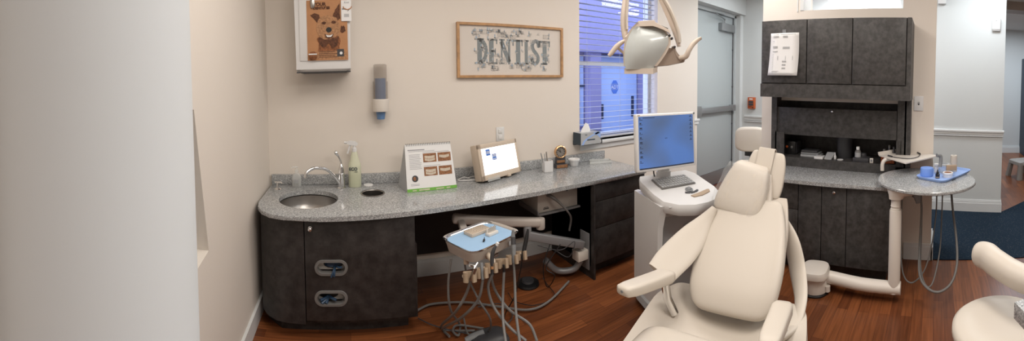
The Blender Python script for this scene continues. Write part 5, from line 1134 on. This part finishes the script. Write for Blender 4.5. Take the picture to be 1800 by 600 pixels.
b.build('accessory_shelf', 'whitew', ST)
q = P(1653, 277, d=3.05); b = MB(); b.tube(sm([q+Vector((-.02, .03, .02)), q+Vector((0, 0, .012)), q+Vector((0, -.005, -.03)), q+Vector((-.01, 0, -.075))], 5), .015, 10); b.build('suction_holder', 'grey', ST)
q = P(1609, 264, z=sz+.02); b = MB(); b.lathe([(.022, 0), (.024, .008), (.016, .022), (.001, .026)], 16, (q.x, q.y, sz+.012)); b.build('knob', 'whitew', ST)
l_ = [(1562, 274, sz+.018), (1575, 277, sz+.018), (1598, 279, sz+.018), (1613, 276, sz+.018), (1618, 271, sz+.018), (1614, 269, sz+.018)]
b = MB(); b.tube(sm([P(x, y, z=z) for x, y, z in l_], 6), .0035, 6); b.tube([P(1561, 273.6, z=sz+.02), P(1568, 275.5, z=sz+.02)], .007, 8); b.tube([P(1613, 268.5, z=sz+.02), P(1617, 270.5, z=sz+.02)], .008, 8)
tag(b.build('data_cable', 'dgrey'), 'dark cable with two plugs lying on the raised white shelf', 'cable')
# blue tray
zt_ = tz+.002
tl, tf, trr, tb_ = P(1605, 307, z=tz+.02), P(1660, 325, z=tz+.01), P(1713, 300, z=tz+.02), P(1680, 293, z=tz+.02)
ctr = (tl+trr)/2; ex = (tf-tl); ey = (trr-tf); trz2 = math.atan2(ey.y, ey.x)
Wd, Dd = ey.length/2, ex.length/2
ctr = Vector(((tl.x+trr.x)/2, (tl.y+trr.y)/2, tz))
BT = thing('blue_tray', 'light blue plastic tray on the round speckled table', 'tray', ctr, trz2)
Tm = Matrix.Translation((ctr.x, ctr.y, 0)) @ Matrix.Rotation(trz2, 4, 'Z')
Wd, Dd = Wd*.98, min(Dd, .14)
b = MB(Tm); b.loft([[(x, y, z) for x, y in se(w_, d_, 36, .3)] for w_, d_, z in ((Wd-.018, Dd-.018, tz+.001), (Wd-.004, Dd-.004, tz+.02), (Wd, Dd, tz+.022), (Wd, Dd, tz+.019), (Wd-.014, Dd-.014, tz+.000))], cap=False); b.prism(se(Wd-.016, Dd-.016, 36, .3), tz+.0005, tz+.004); b.build('tray_pan', 'blue', BT)
def ont(px, py): q = P(px, py, z=tz+.005); return Vector((q.x, q.y, tz+.0045))
q = ont(1629, 309); b = MB(); b.lathe([(.050, 0), (.053, .003), (.053, .062), (.050, .066), (.001, .067)], 32, q); tag(b.build('blue_roll', 'blue2' if False else mat('cornflower', (.16, .30, .72), .5)), 'cornflower blue round roll on the left of the blue tray', 'roll')
q = ont(1646, 303); T_ = thing('white_bottle', 'small white capped bottle behind the blue roll on the tray', 'bottle', q)
b = MB(); b.lathe([(.018, 0), (.019, .045), (.014, .055)], 18, q); b.build('body', 'plastic', T_); b = MB(); b.lathe([(.022, .055), (.022, .072), (.001, .074)], 18, q); b.build('cap', 'plastic', T_)
q = ont(1648, 313); T_ = thing('dropper_bottle', 'tiny black dropper bottle in front of the blue roll', 'bottle', q)
b = MB(); b.lathe([(.017, 0), (.018, .03), (.008, .038)], 16, q); b.build('body', 'black', T_); b = MB(); b.lathe([(.011, .037), (.010, .048), (.005, .052), (.004, .066), (.001, .067)], 14, q); b.build('cap', 'black', T_)
b = MB(); b.lathe([(.0185, .006), (.0185, .012)], 16, q); b.build('label', 'tan', T_)
q = ont(1660, 303); T_ = thing('clear_jar', 'wide clear plastic jar with dark round lid insert on the tray', 'jar', q)
b = MB(); b.lathe([(.042, 0), (.045, .05), (.055, .056), (.057, .072), (.050, .074)], 28, q); b.build('body', 'clear', T_); b = MB(); b.lathe([(.050, .060), (.050, .072), (.040, .075), (.001, .074)], 28, q); b.m = 1; b.lathe([(.028, .0745), (.026, .077), (.001, .078)], 20, q); b.build('lid', ['lgrey', 'grey'], T_)
q = ont(1666, 311); T_ = thing('white_jar', 'low white jar with brown open top at the front of the tray', 'jar', q)
b = MB(); b.lathe([(.038, 0), (.040, .022), (.043, .024), (.043, .036), (.038, .039), (.034, .036), (.001, .034)], 28, q); b.build('body', 'plastic', T_); b = MB(); b.lathe([(.033, .0355), (.001, .038)], 20, q); b.build('contents', 'fur', T_)
q = ont(1672, 308); b = MB(Tr(q.x, q.y, q.z+.038, -1.3)); b.box(-.044, .044, -.010, .010, .0, .046, .003); b.m = 1; b.box(-.001, .001, -.0105, -.0098, .003, .043); b.box(-.042, .042, -.0105, -.0098, .022, .024)
tag(b.build('bite_block', ['tan', 'lampd']), 'small tan block with a cross groove resting on the white jar', 'block')
q = ont(1676, 301); T_ = thing('paper_roll', 'upright narrow white paper roll at the back of the blue tray', 'paper roll', q)
b = MB(); b.lathe([(.030, 0), (.031, .003), (.029, .135), (.026, .138), (.010, .138), (.010, .12), (.001, .12)], 24, q); b.build('roll', 'vinyl', T_)
b = MB(); b.lathe([(.010, .1385), (.009, .1385), (.009, .05), (.010, .05)], 14, q); b.build('core', 'grey', T_)
q = ont(1677, 316); b = MB(Tr(q.x, q.y, q.z, trz2)); b.box(-.03, .03, -.003, .003, 0, .004, .001); tag(b.build('small_probe', 'black'), 'thin black instrument lying at the front edge of the blue tray', 'tool')

# ================================================================== DENTAL CHAIR
CO = Vector((1.62, .96, 0)); CA = math.radians(12)
CHm = Matrix.Translation(CO) @ Matrix.Rotation(CA, 4, 'Z')
DC = thing('dental_chair', 'cream vinyl dental chair with wide curved arm supports in the middle of the room', 'dental chair', CO, CA)
def cushion(name, m_, secs, n=32, p=.42, parent=DC):
    # secs: (centre s, centre t, centre z, half width, half thickness, tilt angle of the section's thickness axis)
    b = MB(CHm); rings = []
    for s0_, t0_, z0_, hw, th, ang in secs:
        rings.append([(s0_-math.sin(ang)*v, t0_+u, z0_+math.cos(ang)*v) for u, v in se(hw, th, n, p)])
    b.loft(rings); return b.build(name, m_, parent, smooth=60)
def secpath(pts_, k=5): return [tuple(smf([p_[j] for p_ in pts_], k)[i] for j in range(6)) for i in range((len(pts_)-1)*k+1)]
BA = math.radians(48)     # recline of the back
bs, bz = math.cos(BA), math.sin(BA)
def bk(l, off=0): return (.02+l*bs-off*bz, .475+l*bz+off*bs)    # point along the back, off toward the sitter
def bsec(l, off, hw, th, t0=0): s0_, z0_ = bk(l, off); return (s0_, t0, z0_, hw, th, BA)
cushion('backrest', 'vinyl', secpath([bsec(-.085, .035, .10, .010), bsec(-.08, .04, .16, .028), bsec(-.045, .04, .205, .042), bsec(.04, .04, .238, .050), bsec(.20, .03, .248, .050), bsec(.38, .02, .228, .045), bsec(.50, .02, .195, .040), bsec(.53, .015, .18, .032), bsec(.548, .01, .16, .010)], 4), p=.5)
cushion('back_shell', 'vinyl2', secpath([bsec(.02, -.035, .18, .012), bsec(.1, -.04, .22, .02), bsec(.35, -.04, .235, .022), bsec(.52, -.035, .215, .02), bsec(.585, -.03, .20, .014)], 4))
# seat, sloping up to the knee bolster
b = MB(CHm); rings = []
seat_rows = ((.15, .40, .20, .02, .02), (.12, .40, .33, .06, .05), (.04, .385, .375, .10, .07), (-.08, .365, .395, .14, .08), (-.2, .345, .405, .11, .09), (-.32, .33, .41, .07, .10), (-.44, .33, .40, .04, .10), (-.54, .33, .37, .02, .09))
for s0_, z0_, hw, dish, th in [tuple(smf([q_[j] for q_ in seat_rows], 5)[i] for j in range(5)) for i in range(36)]:
    n_ = 15; up_ = []
    for k in range(n_):
        u = -1+2*k/(n_-1); e_ = 1-max(0, abs(u)-.86)/.14*.35
        up_.append((s0_+.0*u, u*hw, z0_+dish*abs(u)**2.2*e_+.0))
    lo_ = [(s0_, u*hw*1.02, z0_-th+dish*.2) for u in (1, .5, 0, -.5, -1)]
    rings.append(up_+lo_)
b.loft(rings); b.build('seat', 'vinyl', DC, smooth=60)
cushion('leg_rest', 'vinyl', secpath([(-.31, .02, .46, .10, .012, 0), (-.34, .02, .465, .20, .035, 0), (-.40, .02, .47, .25, .055, 0), (-.55, 0, .48, .27, .06, .05), (-.85, 0, .52, .25, .06, .08), (-1.15, 0, .50, .21, .05, .08), (-1.3, 0, .49, .16, .03, .08)], 5), p=.6)
cushion('seat_skirt', 'vinyl2', secpath([(.10, 0, .27, .22, .05, 0), (0, 0, .25, .34, .06, 0), (-.2, 0, .22, .38, .06, 0), (-.42, 0, .20, .38, .06, 0), (-.52, 0, .20, .35, .05, 0)], 4), p=.4)
b = MB(CHm); b.loft([[(x-.2, y, z) for x, y in se(w_, d_, 28, .5)] for w_, d_, z in ((.30, .20, .0), (.30, .20, .05), (.16, .12, .08), (.14, .11, .30))]); b.build('pedestal', 'vinyl2', DC)
# arm supports: sweeping bands from the shoulders down to the armrests
for sd in (1, -1):
    if sd > 0: pw_ = [(1256, 366, 2.2, .02), (1240, 388, 2.16, .045), (1222, 412, 2.1, .075), (1200, 438, 2.03, .088), (1177, 462, 1.96, .085), (1160, 482, 1.9, .075)]
    else: pw_ = [(1362, 368, 2.2, .02), (1380, 395, 2.2, .035), (1393, 430, 2.15, .052), (1402, 475, 2.08, .055), (1408, 520, 1.95, .043), (1404, 556, 1.82, .036), (1390, 582, 1.72, .040), (1368, 598, 1.64, .04)]
    path = [P(x_, y_, d=d_) for x_, y_, d_, _ in pw_]; ws = [v[3] for v in pw_]
    ul = CHm.to_3x3() @ (Vector((0, .87, .5)) if sd > 0 else Vector((.1, 1, .0)))
    b = MB(); b.tube(sm(path, 6), .017, 24, r2=smf(ws, 6), up=ul); b.build('arm_support', 'vinyl', DC, smooth=60)
    p0, p1 = Vector((-.14, .29*sd, .615)), Vector((-.53, .30*sd, .715))
    if sd < 0: p0, p1 = Vector((-.17, .30*sd, .60)), Vector((-.52, .31*sd, .66))
    b = MB(CHm); pt = [lerp(p0, p1, t) for t in (-.03, 0, .1, .3, .6, .85, .97, 1.0)]
    b.loft([[(q_.x, q_.y+u, q_.z+v) for u, v in se(w_, h_, 24, .5)] for q_, w_, h_ in zip(pt, (.02, .04, .048, .047, .045, .042, .036, .022), (.01, .026, .032, .030, .028, .026, .022, .012))]); ar = b.build('armrest', 'vinyl', DC, smooth=60)
    b = MB(CHm); q_ = lerp(p0, p1, .10); b.tube([q_-Vector((0, 0, .02)), Vector((q_.x+.03, q_.y, .50)), Vector((q_.x+.05, .26*sd, .42))], .022, 12); b.build('armrest_post', 'chrome', DC)
    b = MB(CHm @ Matrix.Translation(p1) @ Matrix.Rotation(-PI/2, 4, 'Y')); b.lathe([(.006, .0), (.006, .003), (.001, .003)], 10); b.build('screw', 'grey', ar)
def rollm(l, t0, off, ang=-.22):      # the head cushion is tilted sideways about its own facing axis
    s0_, z0_ = hk(l, off); ax = Vector((-math.sin(HA), 0, math.cos(HA)))
    return Matrix.Translation((s0_, t0, z0_)) @ Matrix.Rotation(ang, 4, ax) @ Matrix.Translation((-s0_, -t0, -z0_))
# headrest: back plate, hanging strap, pillow in clear wrap
HA = math.radians(66)
def hk(l, off=0, base_=(.405, .885)): return (base_[0]+l*math.cos(HA)-off*math.sin(HA), base_[1]+l*math.sin(HA)+off*math.cos(HA))
def hsec(l, off, hw, th, t0=0, A=None): s0_, z0_ = hk(l, off); return (s0_, t0, z0_, hw, th, HA)
CHs = CHm; CHm = CHm @ rollm(.15, 0, 0, -.10)
cushion('headrest_plate', 'vinyl', secpath([hsec(.02, -.02, .09, .010, -.045), hsec(.03, -.02, .115, .022, -.045), hsec(.10, -.02, .128, .026, -.045), hsec(.22, -.02, .122, .026, -.045), hsec(.29, -.02, .105, .022, -.045), hsec(.305, -.02, .085, .010, -.045)], 4))
CHm = CHs
cushion('neck_shell', 'vinyl2', secpath([bsec(.50, .0, .10, .03, -.02), bsec(.60, .01, .095, .03, -.02), bsec(.70, .03, .08, .025, -.02)], 3))
def psec(l, off, hw, th, t0=0): return hsec(l-.032, off, hw, th, t0+.012)
PR = rollm(.20, 0, .05)
CHs = CHm; CHm = CHm @ PR
cushion('pillow', 'vinyl', secpath([psec(-.095, .070, .10, .010, .005), psec(-.085, .074, .135, .035, .005), psec(-.02, .072, .148, .050, .003), psec(.08, .068, .140, .050, .0), psec(.17, .062, .120, .046, -.0), psec(.215, .05, .105, .036, -.0), psec(.235, .04, .085, .012, -.0)], 4), p=.48)
b = MB(CHm); rings = []
for s0_, t0_, z0_, hw, th, ang in secpath([psec(-.11, .070, .13, .03, .005), psec(-.05, .070, .152, .054, .005), psec(.08, .066, .148, .056, .004), psec(.18, .06, .135, .052, .006), psec(.20, .05, .13, .05, .01)], 4):
    r_ = []
    for k, (u, v) in enumerate(se(hw, th, 40, .6)):
        j = .004*math.sin(k*2.3+s0_*90)+.003*math.sin(k*5.1+z0_*60); f_ = 1+.25*max(0, u/hw-.6)
        r_.append((s0_-math.sin(ang)*(v+j), t0_+u*f_+j, z0_+math.cos(ang)*(v+j)))
    rings.append(r_)
b.loft(rings, cap=False); b.build('plastic_cover', 'wrap', DC, smooth=60)
CHm = CHs @ rollm(.15, 0, 0, -.10)
b = MB(CHm); st = []
for l_, off in ((.12, .012), (.20, .012), (.27, .012), (.312, .010), (.322, -.01), (.318, -.045), (.29, -.06)):
    s0_, z0_ = hk(l_, off); st.append((s0_, z0_))
rings = [[(s0_-.004*math.sin(HA), -.035+u, z0_-.0+v) for u, v in ((-.052, 0), (.052, 0), (.052, .006), (-.052, .006))] for s0_, z0_ in st]
b.loft(rings); b.build('strap', 'vinyl', DC)

# ================================================================== STOOLS
# operator stool in the right foreground
q = Vector((1.71, -.345, .50))
OS = thing('operator_stool', 'cream round seated stool with curved body support at the lower right corner', 'stool', (q.x, q.y, 0))
b = MB(Matrix.Translation((q.x, q.y, 0))); b.loft([[(x, y, z) for x, y in se(w_, w_, 48, 1)] for w_, z in ((.19, .425), (.225, .435), (.238, .46), (.236, .485), (.215, .502), (.16, .505), (.08, .498), (.01, .496))]); b.build('seat', 'vinyl', OS, smooth=60)
b = MB(); b.tube([(q.x, q.y, .43), (q.x, q.y, .10)], .028, 14); b.build('gas_column', 'chrome', OS)
for k in range(5):
    a = k*2*PI/5+.3; b = MB(); b.tube([(q.x, q.y, .11), (q.x+.27*math.cos(a), q.y+.27*math.sin(a), .075)], .018, 10, r2=.014); b.build('leg', 'vinyl2', OS)
    b = MB(Matrix.Translation((q.x+.27*math.cos(a), q.y+.27*math.sin(a), .03)) @ Matrix.Rotation(a, 4, 'Z') @ Matrix.Rotation(PI/2, 4, 'Y')); b.lathe([(.018, -.016), (.029, -.012), (.029, .012), (.018, .016)], 14); b.build('caster', 'dgrey', OS)
ba = [P(1720, 447, d=2.02), P(1736, 451, d=1.98), P(1750, 462, d=1.92), P(1780, 481, d=1.84), P(1810, 494, d=1.77), P(1845, 500, d=1.72)]
b = MB(); b.tube(sm([ba[0]+(ba[0]-ba[1])*.25]+ba, 6), smf([.025, .055, .062, .062, .062, .062, .062], 6), 24, r2=smf([.03, .062, .072, .070, .066, .064, .06], 6), up=(0, 0, 1)); b.build('body_support', 'vinyl', OS, smooth=60)
b = MB(); b.tube(sm([ba[5], ba[5]+Vector((.08, -.12, -.2)), (q.x+.06, q.y-.05, .40)], 6), .014, 10); b.build('support_bar', 'chrome', OS)
# granite corner in the right foreground
cA = P(1783, 531, z=.80)
NW = thing('near_worktop', 'corner of a speckled grey worktop cut off by the right edge in the foreground', 'worktop', (cA.x, cA.y-.3, .74))
b = MB(); cB = P(1775, 560, z=.755); 
d1 = Vector((.38, -.92)).normalized(); d2 = Vector((-.95, -.30)).normalized()
b.prism([(cA.x, cA.y), (cA.x+d1.x*.5, cA.y+d1.y*.5), (cA.x+d1.x*.5+d2.x*.5, cA.y+d1.y*.5+d2.y*.5), (cA.x+d2.x*.5, cA.y+d2.y*.5)], .735, .80, .004); b.build('slab', 'granite', NW)
b = MB(); cc = Vector((cA.x, cA.y, 0))+Vector((d1.x+d2.x, d1.y+d2.y, 0))*.27; b.box(cc.x-.12, cc.x+.12, cc.y-.12, cc.y+.12, 0, .735, .004); b.build('cabinet_body', 'lam2', NW)
# assistant stool behind the partition
c = P(1320, 245, d=4.75)
AS = thing('assistant_stool', 'pale backed stool by the exit door behind the dental chair', 'stool', (c.x-.2, c.y-.15, 0))
an = math.atan2(c.x, c.y)
Am = Matrix.Translation((c.x, c.y, 0)) @ Matrix.Rotation(-an, 4, 'Z')
b = MB(Am); zc = c.z; b.loft([[(u, v*.0+yy, zc+w_) for u, w_ in se(sx*.205, sx*.16, 28, .55) for v in (0,)] for sx, yy in ((.8, -.04), (.96, -.03), (1.0, 0), (.96, .03), (.8, .04))]); b.build('backrest', 'vinyl', AS, smooth=60)
b = MB(Am); b.tube(sm([(0, .03, zc-.05), (0, .05, zc-.30), (0, -.02, .58), (0, -.2, .54)], 5), .014, 8); b.build('back_bar', 'black', AS)
b = MB(Am); b.loft([[(x, y-.25, z) for x, y in se(w_, w_, 36, 1)] for w_, z in ((.17, .55), (.20, .56), (.21, .60), (.18, .62), (.05, .615))]); b.build('seat', 'vinyl', AS, smooth=60)
b = MB(Am); b.tube([(0, -.25, .56), (0, -.25, .08)], .025, 12); b.build('gas_column', 'chrome', AS)
for k in range(5):
    a = k*2*PI/5; b = MB(Am); b.tube([(0, -.25, .09), (.26*math.cos(a), -.25+.26*math.sin(a), .06)], .017, 8); b.build('leg', 'dgrey', AS)
    b = MB(Am @ Tr(.26*math.cos(a), -.25+.26*math.sin(a), .028, a) @ Matrix.Rotation(PI/2, 4, 'Y')); b.lathe([(.018, -.014), (.027, -.01), (.027, .01), (.018, .014)], 12); b.build('caster', 'dgrey', AS)
q = P(1322, 269, d=4.88); b = MB(); b.box(q.x-.04, q.x+.04, q.y-.09, q.y+.09, q.z-.04, q.z+.03, .005); b.build('back_bracket', 'black', AS)
# step stool in the far room
c = P(1790, 313, z=0)
SS = thing('step_stool', 'low taupe plastic step stool on the wood floor beyond the corridor', 'step stool', (c.x, c.y, 0))
sm_ = Tr(c.x+.1, c.y-.1, 0, .35); top_ = P(1790, 283, d=math.hypot(c.x, c.y)).z
b = MB(sm_); b.loft([[(x, y, z) for x, y in se(w_, w_*1.05, 28, .3)] for w_, z in ((.20, top_-.06), (.19, top_-.012), (.175, top_))]); b.build('top', 'stool', SS)
for sx in (-1, 1):
    for sy in (-1, 1):
        b = MB(sm_); b.loft([[(sx*ox+x, sy*ox+y, z) for x, y in se(w_, w_, 12, .5)] for ox, w_, z in ((.19, .045, 0), (.15, .04, top_-.05))]); b.build('leg', 'stool', SS)
